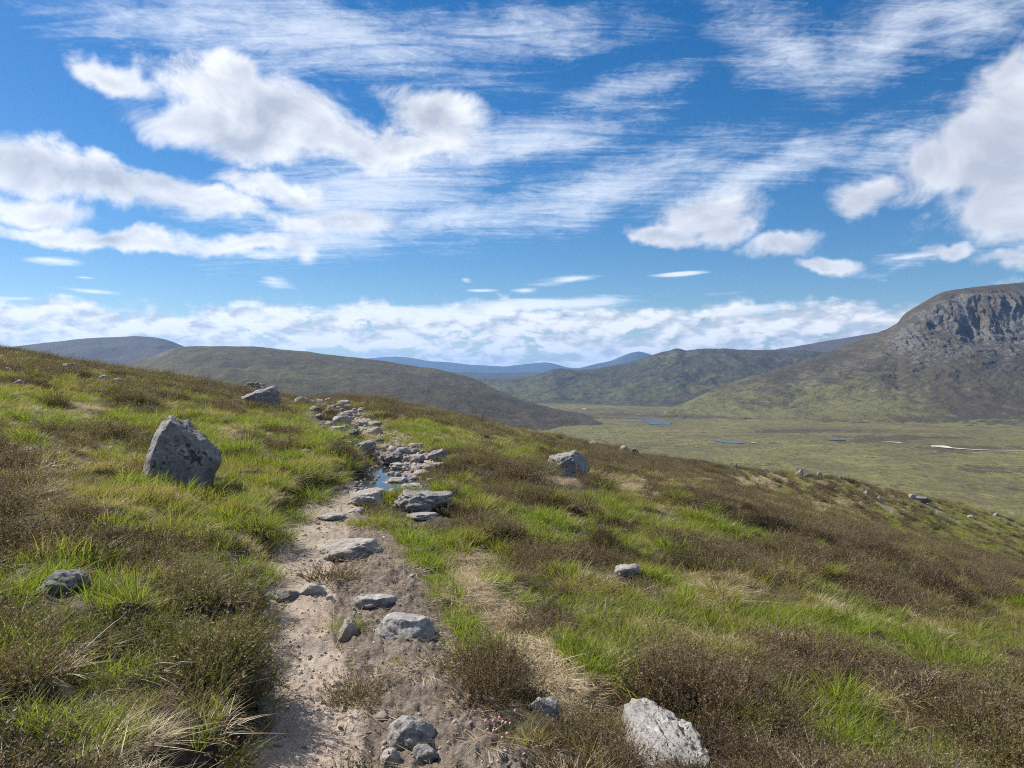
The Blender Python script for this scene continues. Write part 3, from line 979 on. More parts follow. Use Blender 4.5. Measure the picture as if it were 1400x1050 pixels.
def tuft_mesh(name, mat, n, rad, hmin, hmax, w, lean, droop, seed, segs=3, mat_frac=0.0, dome=0.0):
    r = np.random.RandomState(seed)
    q = rad * np.sqrt(r.rand(n))
    th = r.rand(n) * 2 * np.pi
    root = np.stack([q * np.cos(th), q * np.sin(th), -.02 + dome * (1 - (q / rad) ** 2)], -1)
    out = np.stack([np.cos(th), np.sin(th), 0 * th], -1)
    rnd = r.randn(n, 3) * .35
    rnd[:, 2] = 0
    ln = lean * (q / rad)[:, None]
    d = out * ln + rnd * lean + np.array([0, 0, 1.0])
    flat = r.rand(n) < mat_frac
    d[flat, 2] *= .25
    d /= np.linalg.norm(d, axis=1)[:, None]
    L = hmin + (hmax - hmin) * r.rand(n) ** 1.3
    bend = (out * .7 + rnd * 1.3) * droop * (.4 + r.rand(n)[:, None]) + np.array([0, 0, -1.0]) * droop * (.3 + .6 * r.rand(n)[:, None])
    sd = np.cross(d, np.array([0, 0, 1.0]) + r.randn(n, 3) * .4)
    sd /= np.linalg.norm(sd, axis=1)[:, None] + 1e-6
    V, F_, L_, T, m = strips(root, d, L, w * (.6 + .8 * r.rand(n)), bend, sd, segs)
    me = mesh_np(name, V, F_, L_, mat)
    attr(me, 't', T)
    attr(me, 'bv', np.repeat(r.rand(n), m))
    return me


def heather_mesh(name, mat, n, rad, hmin, hmax, seed, leaves=11, dome=.05):
    r = np.random.RandomState(seed)
    q = rad * np.sqrt(r.rand(n))
    th = r.rand(n) * 2 * np.pi
    root = np.stack([q * np.cos(th) * .8, q * np.sin(th) * .8, -.03 + dome * (1 - (q / rad) ** 2)], -1)
    out = np.stack([np.cos(th), np.sin(th), 0 * th], -1)
    rn = r.randn(n, 3) * .42
    d = out * (.75 * q / rad)[:, None] + rn + np.array([0, 0, 1.0])
    d /= np.linalg.norm(d, axis=1)[:, None]
    L = hmin + (hmax - hmin) * r.rand(n) ** 1.6
    bend = r.randn(n, 3) * .32 + np.array([0, 0, .1])
    sd = np.cross(d, r.randn(n, 3))
    sd /= np.linalg.norm(sd, axis=1)[:, None] + 1e-6
    V1, F1, L1, T1, m1 = strips(root, d, L, np.full(n, .0026), bend, sd, 2)
    B1 = np.repeat(r.rand(n), m1)
    # leaflets
    tt = (.35 + .65 * r.rand(n, leaves))
    base = root[:, None] + d[:, None] * (L[:, None] * tt)[..., None] + bend[:, None] * (L[:, None] * tt ** 2)[..., None]
    base = base.reshape(-1, 3)
    ld = (d[:, None] * 1.0 + r.randn(n, leaves, 3) * .75).reshape(-1, 3)
    ld /= np.linalg.norm(ld, axis=1)[:, None]
    ls = np.cross(ld, r.randn(len(ld), 3))
    ls /= np.linalg.norm(ls, axis=1)[:, None] + 1e-6
    ll = .007 + .010 * r.rand(len(ld))
    lw = .0016 + .0014 * r.rand(len(ld))
    V2 = np.stack([base - ls * lw[:, None], base + ls * lw[:, None], base + ld * ll[:, None]], 1).reshape(-1, 3)
    F2 = np.arange(len(V2)) + len(V1)
    L2 = np.full(len(ld), 3)
    V = np.concatenate([V1, V2])
    me = mesh_np(name, V, np.concatenate([F1, F2]), np.concatenate([L1, L2]), mat)
    attr(me, 't', np.concatenate([T1 * .5, np.repeat(tt.ravel(), 3)]))
    bl = np.clip(np.repeat(r.rand(n), leaves) * .7 + r.rand(n * leaves) * .3, 0, 1)
    attr(me, 'bv', np.concatenate([B1, np.repeat(bl, 3)]))
    return me


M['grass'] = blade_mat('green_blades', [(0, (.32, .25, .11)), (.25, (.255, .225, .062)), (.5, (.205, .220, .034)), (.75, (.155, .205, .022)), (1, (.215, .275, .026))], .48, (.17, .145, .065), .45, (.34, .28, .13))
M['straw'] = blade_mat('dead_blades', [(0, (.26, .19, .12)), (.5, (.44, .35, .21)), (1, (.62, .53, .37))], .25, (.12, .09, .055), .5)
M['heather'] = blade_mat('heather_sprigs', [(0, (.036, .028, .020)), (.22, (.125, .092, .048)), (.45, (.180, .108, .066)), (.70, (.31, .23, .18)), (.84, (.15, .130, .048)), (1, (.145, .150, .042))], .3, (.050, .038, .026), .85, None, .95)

PROTO = {
    'grass': [tuft_mesh('grass_blades', M['grass'], 70, .10, .08, .21, .0045, .45, .35, 100 + i, 3) for i in range(4)],
    'long': [tuft_mesh('long_grass_blades', M['grass'], 40, .07, .12, .26, .0060, .32, .32, 120 + i, 4) for i in range(3)],
    'sward': [tuft_mesh('short_grass_blades', M['grass'], 90, .15, .035, .09, .0045, .8, .4, 130 + i, 2, .2) for i in range(3)],
    'straw': [tuft_mesh('dead_grass_blades', M['straw'], 80, .14, .06, .17, .0034, .9, .6, 140 + i, 3, .35) for i in range(4)],
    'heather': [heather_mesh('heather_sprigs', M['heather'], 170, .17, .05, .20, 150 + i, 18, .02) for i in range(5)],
}


def inst_group(name, protos, mat):
    """geometry-node tree that sets the prototypes on the points of the host mesh"""
    ng = bpy.data.node_groups.new(name, 'GeometryNodeTree')
    ng.interface.new_socket('Geometry', in_out='INPUT', socket_type='NodeSocketGeometry')
    ng.interface.new_socket('Geometry', in_out='OUTPUT', socket_type='NodeSocketGeometry')
    N, L = ng.nodes, ng.links
    gi, go = N.new('NodeGroupInput'), N.new('NodeGroupOutput')
    coll = bpy.data.collections.new(name + '_kinds')
    for me in protos:
        coll.objects.link(bpy.data.objects.new(me.name, me))
    ci = N.new('GeometryNodeCollectionInfo')
    ci.inputs['Collection'].default_value = coll
    ci.inputs['Separate Children'].default_value = True
    ci.inputs['Reset Children'].default_value = True

    def na(nm, t):
        n = N.new('GeometryNodeInputNamedAttribute')
        n.data_type = t
        n.inputs['Name'].default_value = nm
        return n.outputs['Attribute']
    ip = N.new('GeometryNodeInstanceOnPoints')
    L.new(gi.outputs[0], ip.inputs['Points'])
    L.new(ci.outputs[0], ip.inputs['Instance'])
    ip.inputs['Pick Instance'].default_value = True
    L.new(na('idx', 'INT'), ip.inputs['Instance Index'])
    e = N.new('FunctionNodeEulerToRotation')
    L.new(na('rot', 'FLOAT_VECTOR'), e.inputs[0])
    L.new(e.outputs[0], ip.inputs['Rotation'])
    L.new(na('scl', 'FLOAT_VECTOR'), ip.inputs['Scale'])
    L.new(ip.outputs[0], go.inputs[0])
    return ng


def scatter(name, protos, P, rot, scl, tint, label, seed=0):
    n = len(P)
    r = np.random.RandomState(seed)
    me = mesh_np(name, P, [], [])
    attr(me, 'rot', rot, 'FLOAT_VECTOR')
    attr(me, 'scl', scl, 'FLOAT_VECTOR')
    attr(me, 'idx', r.randint(0, len(protos), n), 'INT')
    attr(me, 'tint', tint)
    o = link(name, me)
    md = o.modifiers.new('scatter', 'NODES')
    md.node_group = inst_group(name, protos, None)
    tag(o, label, kind='stuff')
    return o


def sample_fan(r0, r1, dens, seed, amax=40):
    """random ground points in front of the viewer"""
    r = np.random.RandomState(seed)
    am = math.radians(amax)
    n = int(dens * am * (r1 ** 2 - r0 ** 2))
    R = np.sqrt(r.rand(n) * (r1 ** 2 - r0 ** 2) + r0 ** 2)
    A = (r.rand(n) * 2 - 1) * am
    return R * np.sin(A), R * np.cos(A), r


ROCK_SPOTS = []      # (x, y, radius) cleared of plants; filled below

# ------------------------------------------------------------------ rocks
def rock_mesh(name, sx, sy, sz, seed, sub=4, planes=6, cut=.62, rough=.10, mat=None, custom=None, flat=0.0, soft=.93):
    """stone of half sizes sx, sy, sz about its centre"""
    r = np.random.RandomState(seed)
    bm = bmesh.new()
    bmesh.ops.create_icosphere(bm, subdivisions=sub, radius=1.0)
    V = np.array([v.co[:] for v in bm.verts])
    F_ = np.array([[v.index for v in f.verts] for f in bm.faces])
    bm.free()
    V = V * (1 + .25 * fbm(V[:, 0] * .9 + seed, V[:, 1] * .9, V[:, 2] * .9, 2))[:, None]
    pl = []
    for _ in range(planes):
        nrm = r.randn(3)
        nrm[2] = abs(nrm[2]) * .7
        pl.append((nrm / np.linalg.norm(nrm), cut + .25 * r.rand()))
    if flat: pl.append((np.array([r.randn() * .08, r.randn() * .08, 1.0]), 1 - flat))
    for (nv, dd) in (custom or []):
        nv = np.array(nv, float)
        pl.append((nv / np.linalg.norm(nv), dd))
    for nv, dd in pl:
        s = V @ nv - dd
        V = V - nv[None, :] * (np.maximum(s, 0) * soft)[:, None]
    nn = V / (np.linalg.norm(V, axis=1)[:, None] + 1e-6)
    k = 2.2
    nz = fbm(V[:, 0] * k + seed * 3.1, V[:, 1] * k, V[:, 2] * k, 4, .55) * rough * 1.5 + fbm(V[:, 0] * 9 + seed, V[:, 1] * 9, V[:, 2] * 9, 3, .6) * rough * .35
    V = V + nn * nz[:, None]
    lo, hi = V.min(0), V.max(0)
    V = (V - (lo + hi) / 2) / ((hi - lo) / 2) * np.array([sx, sy, sz])
    return mesh_np(name, V, F_.ravel(), np.full(len(F_), 3), mat)


def place_rock(u, v, wpx, hpx, label, name='stone', cat=None, mat='rock', seed=None, dratio=.8, rot=0.0, sink=.35, sub=4, planes=6, cut=.62, rough=.10, custom=None, flat=0.0, group=None, tilt=0.0, soft=.93):
    """u, v: centre of the foot; wpx, hpx: visible width and height"""
    global _rs
    _rs += 1
    seed = seed if seed is not None else 200 + _rs * 7
    X, Y, Z = hit(u, v)
    s = Y / F
    w = wpx * s
    elev = max(-(Z - CZ) / Y, .0)
    d = w * dratio
    h = hpx * s
    hv = max(h - d * elev * .55, h * .35)          # part of the seen height is the top seen from above
    if Y > 52: hv += .14
    elif Y > 10 and name == 'stone': hv = min(hv, .36 * w) + (.03 if Y > 14 else .01)
    tot = hv / (1 - sink)
    me = rock_mesh(name, w / 2, d / 2, tot / 2, seed, sub, planes, cut, rough, M[mat], custom, flat, soft)
    o = link(name, me)
    Yc = Y + d * .42
    Xc = (u - U0) / F * Yc
    Zg = float(near_z(Xc, Yc))
    o.location = (Xc, Yc, min(Zg, Z + .1) + tot / 2 - tot * sink)
    o.rotation_euler = (0, tilt, rot)
    tag(o, label, cat or name, group)
    pad_ = .004 * Y if Y > 18 else 0
    ROCK_SPOTS.append((Xc, Yc - pad_ * 8, w * .42 + pad_ * 2, d * .42 + pad_ * 12))
    return o


_rs = 0
SMALL = 'small grey stones strewn along the stony path'
# -- the big ones
place_rock(248, 676, 114, 112, 'big dome-shaped boulder speckled with black lichen, standing alone in the grass', 'boulder', mat='rock_speckled', seed=3, dratio=.95, sink=.24, sub=6, planes=0, cut=.9, rough=.04, soft=.74,
           custom=[((-.78, -.45, .44), .66), ((.45, -.88, .15), .62), ((.66, .0, .75), .64)])
place_rock(347, 536, 40, 13, 'jagged black-topped rock peeping over the pale humped boulder on the crest', 'boulder', mat='rock_dark', sub=5, rough=.22, sink=.3)
place_rock(358, 553, 56, 28, 'pale humped boulder half buried on the crest above the path', 'boulder', mat='rock', sub=5, seed=12, custom=[((-.5, -.2, .85), .5), ((.6, -.8, .1), .6)], sink=.25)
place_rock(88, 815, 66, 36, 'rounded blue-grey boulder half hidden in heather near a lush grass clump', 'boulder', mat='rock_dark', sub=5, seed=21, planes=3, cut=.8, sink=.3)
place_rock(30, 800, 50, 26, 'low mottled stone beside the rounded blue-grey boulder in the heather', 'stone', mat='rock', sub=5, seed=24, planes=3, cut=.8, sink=.45)
place_rock(777, 653, 62, 40, 'wedge-shaped grey boulder sloping down to the right among the heather', 'boulder', mat='rock', sub=5, seed=31, custom=[((-.25, -.15, 1), .45), ((.80, -.35, .55), .50), ((-.3, -.9, .3), .6)], sink=.22, dratio=.9)
place_rock(578, 705, 86, 30, 'broad flat lichen-mottled slab at the right edge of the path', 'boulder', mat='rock', sub=5, seed=41, flat=.45, dratio=.85, sink=.3, rough=.13)
place_rock(577, 713, 44, 8, 'low pale ledge of rock just in front of the broad lichen-mottled slab', 'stone', mat='rock_pale', seed=43, flat=.5, sink=.5)
place_rock(630, 697, 16, 7, 'little stone at the right end of the broad lichen-mottled slab', 'stone', mat='rock_pale', seed=44)
place_rock(478, 765, 90, 30, 'long pale wedge of rock jutting across the path with a shaded underside', 'boulder', mat='rock_path', sub=5, seed=52, flat=.35, dratio=.7, sink=.3, rot=.2, custom=[((-.3, -.4, .8), .55)])
place_rock(430, 815, 44, 20, 'lighter of two small rocks side by side across the trodden path', 'stone', mat='rock_path', seed=61, sink=.3)
place_rock(393, 824, 36, 17, 'darker of two small rocks side by side across the trodden path', 'stone', mat='rock_dark', seed=64, sink=.3)
place_rock(367, 820, 16, 8, 'small stone under the left bank next to the two rocks across the path', 'stone', mat='rock', seed=66)
place_rock(514, 830, 62, 18, 'flat whitish stone set in the bare earth beside a grass tuft', 'stone', mat='rock_pale', seed=71, flat=.5, dratio=.6, sink=.45)
place_rock(556, 872, 88, 40, 'large two-humped pale rock bedded in the bare brown earth', 'boulder', mat='rock_pale', sub=5, seed=83, flat=.2, dratio=.75, sink=.45, rough=.07)
place_rock(476, 876, 28, 26, 'edge of buried rock at the corner of the path below a grass tuft', 'stone', mat='rock_path', seed=87, dratio=1.5, sink=.55, flat=.2)
place_rock(562, 1026, 70, 46, 'oval grey stone in the trodden earth, largest of three at the path edge', 'stone', mat='rock', sub=5, seed=92, planes=4, cut=.75, sink=.45, rough=.06)
place_rock(580, 1046, 38, 24, 'dark angular stone touching the oval grey stone', 'stone', mat='rock', seed=95, sink=.4)
place_rock(534, 1047, 30, 24, 'tan stone smallest of three at the path edge', 'stone', mat='rock_path', seed=97, sink=.4)
place_rock(886, 1062, 96, 112, 'broad whitish lichened rock lying flush between grass and dark heather', 'boulder', mat='rock_pale', sub=6, seed=101, flat=.72, dratio=2.3, sink=.84, rough=.045, rot=.25, tilt=.20, planes=3, cut=.8)
place_rock(743, 974, 44, 26, 'half-covered pale stone beside a dark heather bush', 'stone', mat='rock_pale', seed=111, flat=.3, sink=.4)
place_rock(768, 1045, 24, 12, 'small white stone in the dry grass near the bottom of the slope', 'stone', mat='rock_pale', seed=113)
place_rock(858, 791, 36, 16, 'flat pale stone in the heather beside a round green tussock', 'stone', mat='rock_pale', seed=121, flat=.4, sink=.4)
place_rock(797, 791, 28, 14, 'small dark bluish stone sunk among the heather', 'stone', mat='rock_dark', seed=123, sink=.3)
place_rock(628, 915, 0.1 + 14, 10, 'small square stone on the bare brown earth below the two-humped rock', 'stone', mat='rock_path', seed=127)
# -- the stony stretch
place_rock(500, 694, 54, 22, 'flat cream slab forming a step below the puddles', 'stone', mat='rock_path', sub=5, seed=131, flat=.45, dratio=.8, sink=.3)
place_rock(488, 700, 22, 9, 'small rounded stone at the foot of the cream step', 'stone', mat='rock_path', seed=133)
place_rock(454, 713, 40, 10, 'thin flat stone lying under the grassy bank', 'stone', mat='rock_pale', seed=136, flat=.5, sink=.3)
place_rock(512, 684, 40, 14, 'sloping cream slab between the cream step and the puddles', 'stone', mat='rock_path', seed=138, flat=.3)
place_rock(537, 638, 30, 22, 'smooth dark boulder standing at the edge of the puddle', 'boulder', mat='rock_dark', sub=5, seed=141, planes=3, cut=.75, custom=[((-.5, -.2, .85), .6)], sink=.2)
place_rock(597, 632, 32, 19, 'tall grey boulder at the right end of the line of stones', 'boulder', mat='rock', sub=5, seed=146, custom=[((-.5, -.2, .85), .5)], sink=.2)
place_rock(570, 634, 20, 11, 'middle-sized dark stone between the smooth dark boulder and the tall grey boulder', 'stone', mat='rock_dark', seed=149, sink=.25)
place_rock(500, 621, 30, 18, 'broad grey boulder on the left margin of the stony path', 'boulder', mat='rock', sub=5, seed=152, custom=[((-.4, -.1, .9), .5)], sink=.2)
place_rock(506, 622, 10, 7, 'pebble-like stone against the broad grey boulder', 'stone', mat='rock_path', seed=153, sub=3)
place_rock(518, 607, 14, 12, 'round dark stone standing clear on the grass edge beyond the broad grey boulder', 'stone', mat='rock_dark', seed=156, sub=4, sink=.2)
place_rock(485, 597, 17, 11, 'dark angular stone in the middle of the far path', 'stone', mat='rock_dark', seed=161, sink=.2)
place_rock(461, 594, 26, 14, 'pale sloping slab in the far path beside a dark tussock', 'stone', mat='rock_pale', seed=165, flat=.3, sink=.25)
place_rock(467, 579, 28, 11, 'long pale slab lying beyond the sloping slab', 'stone', mat='rock_path', seed=168, flat=.3)
place_rock(513, 595, 24, 8, 'thin pale ledge in the grass right of the dark angular stone', 'stone', mat='rock_path', seed=171, flat=.4)
place_rock(497, 583, 16, 5, 'flat sliver of pale rock in the grass right of the long slab', 'stone', mat='rock_pale', seed=174, flat=.4)
place_rock(485, 563, 9, 9, 'left one of a pair of upright stones right of the far path', 'stone', mat='rock', seed=177, sub=3)
place_rock(493, 564, 9, 8, 'right one of a pair of upright stones right of the far path', 'stone', mat='rock_pale', seed=179, sub=3)
place_rock(477, 557, 13, 6, 'mossy hump of stone near the far end of the path', 'stone', mat='rock', seed=182, sub=3)
place_rock(437, 551, 13, 6, 'pale stone at the far left end of the path on the crest', 'stone', mat='rock_pale', seed=185, sub=3)
place_rock(450, 549, 12, 6, 'stone on the crest where the path goes over', 'stone', mat='rock', seed=187, sub=3)
place_rock(431, 562, 15, 8, 'rounded pale stone left of the far path', 'stone', mat='rock_pale', seed=189, sub=3)
place_rock(418, 625, 17, 8, 'stone showing through the grass left of the path', 'stone', mat='rock', seed=191, sink=.4)
place_rock(413, 552, 22, 9, 'light angular stone at the foot of the pale humped boulder', 'stone', mat='rock_pale', seed=194, sub=3)
place_rock(537, 618, 18, 7, 'low stone just behind the smooth dark boulder', 'stone', mat='rock_path', seed=196, sub=3)
place_rock(553, 621, 19, 8, 'mossy low stone in the row right of the smooth dark boulder', 'stone', mat='rock_path', seed=198, sub=3)
place_rock(566, 621, 15, 6, 'dull flat stone in the row before the tall grey boulder', 'stone', mat='rock', seed=201, sub=3)
place_rock(577, 621, 9, 7, 'small round stone standing behind the tall grey boulder', 'stone', mat='rock', seed=203, sub=3)
place_rock(547, 642, 32, 9, 'flat-topped brown stone right of the first puddle', 'stone', mat='rock_path', seed=206, flat=.3)
place_rock(534, 651, 15, 9, 'blocky brown stone on the right shore of the puddles', 'stone', mat='rock_path', seed=208, sub=3)
place_rock(545, 663, 28, 9, 'low wedge of rock right of the middle puddle', 'stone', mat='rock_path', seed=211, flat=.3)
place_rock(563, 670, 34, 8, 'low shelving rock above the broad lichen-mottled slab', 'stone', mat='rock_path', seed=214, flat=.4)
place_rock(578, 652, 26, 8, 'flat pinkish slab in the bare ground right of the puddles', 'stone', mat='rock_path', seed=217, flat=.4)
place_rock(598, 640, 22, 7, 'flat pale slab at the foot of the tall grey boulder', 'stone', mat='rock_path', seed=219, flat=.4)
for k, (u, v, w, h) in enumerate([(544, 651, 10, 6), (556, 643, 14, 6), (507, 643, 8, 5), (510, 630, 8, 5), (522, 629, 9, 5), (468, 563, 9, 5), (474, 569, 16, 7), (437, 573, 12, 6), (460, 566, 11, 6), (446, 566, 12, 5), (455, 558, 10, 5), (443, 556, 9, 4),
                                  (462, 555, 8, 4), (473, 588, 12, 6), (478, 608, 10, 5), (488, 606, 10, 5), (470, 601, 8, 4), (493, 612, 9, 4), (585, 643, 12, 5), (566, 657, 14, 5), (553, 655, 9, 5), (530, 660, 7, 4), (512, 648, 6, 4), (590, 660, 14, 5), (527, 636, 8, 5),
                                  (562, 628, 9, 5), (482, 590, 8, 4), (450, 580, 12, 5), (442, 587, 9, 4), (480, 574, 9, 4), (487, 636, 8, 4), (497, 632, 8, 4), (573, 641, 10, 5), (610, 636, 8, 5), (530, 612, 9, 5), (545, 614, 9, 4)]):
    place_rock(u, v, w, h, 'small grey stone strewn among others on the stony stretch of path', 'stone', mat=['rock_path', 'rock', 'rock_pale'][k % 3], sub=3, group=SMALL, sink=.3)
_r = np.random.RandomState(63)
for k in range(48):
    yy_ = 14 + 34 * _r.rand() ** 1.5
    xx_ = float(path_x(yy_)) + (_r.rand() * 2 - 1) * float(path_w(yy_)) * 1.05
    zz_ = float(near_z(xx_, yy_))
    sw_ = (.11 + .30 * _r.rand() ** 2) * (1 + yy_ / 60)
    me = bpy.data.meshes[f'path_stone_{k % 8}'] if k >= 8 else rock_mesh(f'path_stone_{k}', .5, .42, .24, 700 + k, 3, 5, .6, .10, M[['rock_path', 'rock', 'rock_pale'][k % 3]], None, .3)
    o = link('stone', me)
    o.scale = (sw_, sw_, sw_ * (.7 + .5 * _r.rand()))
    o.rotation_euler = (0, 0, _r.rand() * 6.28)
    o.location = (xx_, yy_, zz_ + sw_ * .08)
    ROCK_SPOTS.append((xx_, yy_ - .15, sw_ * .5, sw_ * .5 + .12))
    tag(o, 'small grey stone strewn among others on the stony stretch of path', 'stone', SMALL)
# -- on the slope left, up to the skyline
place_rock(11, 508, 16, 8, 'pale stone leftmost below the left skyline', 'stone', mat='rock_pale', sub=3)
place_rock(25, 527, 15, 11, 'pointed dark-sided stone in the grass below the left skyline', 'stone', mat='rock', sub=4)
place_rock(96, 505, 24, 7, 'long low outcrop of stone on the left skyline', 'stone', mat='rock', sub=4, flat=.3)
place_rock(60, 487, 9, 5, 'tiny pale stone on the upper left skyline', 'stone', mat='rock_pale', sub=3)
place_rock(146, 504, 8, 6, 'small upright stone on the skyline before the purple hill', 'stone', mat='rock_pale', sub=3)
place_rock(163, 527, 28, 8, 'flat jumbled slab in the dry grass above the big domed boulder', 'stone', mat='rock', sub=4, flat=.3)
place_rock(141, 521, 12, 6, 'pale stone left of the flat jumbled slab', 'stone', mat='rock_pale', sub=3)
place_rock(247, 541, 7, 5, 'tiny white stone in the dark heather of the middle slope', 'stone', mat='rock_pale', sub=3)
# -- along the right-hand edge of the hillside
place_rock(1002, 636, 13, 7, 'dark rounded boulder on the edge of the slope above the valley', 'boulder', mat='rock_dark', sub=4, sink=.2)
place_rock(1045, 641, 13, 5, 'low dark and white stone on the edge of the slope', 'stone', mat='rock', sub=3)
place_rock(868, 617, 12, 7, 'dark stone on the skyline of the slope below the river bend', 'stone', mat='rock_dark', sub=4)
place_rock(853, 615, 14, 4, 'thin pale slab next to a dark stone on the skyline', 'stone', mat='rock_pale', sub=3)
place_rock(812, 608, 15, 5, 'flat pale stones on the skyline above the wedge-shaped boulder', 'stone', mat='rock_pale', sub=3)
place_rock(1095, 645, 8, 8, 'upright whitish boulder, tallest of the cluster on the slope edge', 'boulder', mat='rock_pale', sub=4, sink=.15)
place_rock(1120, 646, 10, 7, 'grey boulder with a dark cap right of the upright whitish boulder', 'boulder', mat='rock', sub=4, sink=.15)
place_rock(1090, 648, 6, 4, 'small white stone touching the upright whitish boulder', 'stone', mat='rock_pale', sub=3)
place_rock(1102, 652, 9, 4, 'dark low stone below the cluster of boulders on the slope edge', 'stone', mat='rock_dark', sub=3)
place_rock(1149, 648, 5, 4, 'lone dark stone right of the cluster of boulders', 'stone', mat='rock_dark', sub=3)
place_rock(1258, 686, 28, 8, 'long low outcrop with a dark overhang on the right slope', 'boulder', mat='rock_dark', sub=4, flat=.3, sink=.25)
place_rock(1246, 682, 12, 6, 'pale end stone of the long low outcrop', 'stone', mat='rock_pale', sub=3)
place_rock(1202, 684, 9, 5, 'white stone left of the long low outcrop', 'stone', mat='rock_pale', sub=3)
place_rock(1328, 710, 12, 5, 'pale flat stone lower on the right slope beyond the heather', 'stone', mat='rock_pale', sub=3)
place_rock(1185, 677, 9, 4, 'dull stone between the boulder cluster and the white stone', 'stone', mat='rock', sub=3)
place_rock(1362, 706, 8, 4, 'small pale stone at the far right of the slope', 'stone', mat='rock_pale', sub=3)

# ------------------------------------------------------------------ scatter the plants
def keep_off_rocks(x, y, pad=.06):
    ok = np.ones(len(x), bool)
    for (rx, ry, a, b) in ROCK_SPOTS:
        m = np.abs(y - ry) < b + .3
        if m.any():
            q = ((x[m] - rx) / (a + pad)) ** 2 + ((y[m] - ry) / (b + pad)) ** 2
            idx = np.where(m)[0]
            ok[idx[q < 1]] = False
    return ok


def cells(x, y, size, seed):
    """nearest tussock centre of a jittered grid: (distance / size, two random numbers of that tussock)"""
    gx, gy = np.floor(x / size).astype(np.int64), np.floor(y / size).astype(np.int64)
    best = np.full(x.shape, 9.0)
    ra, rb = np.zeros(x.shape), np.zeros(x.shape)

    def rnd(i, j, k):
        q = np.sin(i * 127.1 + j * 311.7 + k * 74.7 + seed) * 43758.5453
        return q - np.floor(q)
    for di in (-1, 0, 1):
        for dj in (-1, 0, 1):
            i, j = gx + di, gy + dj
            d = np.hypot((i + rnd(i, j, 1)) - x / size, (j + rnd(i, j, 2)) - y / size)
            m = d < best
            best = np.where(m, d, best)
            ra, rb = np.where(m, rnd(i, j, 3), ra), np.where(m, rnd(i, j, 4), rb)
    return best, ra, rb


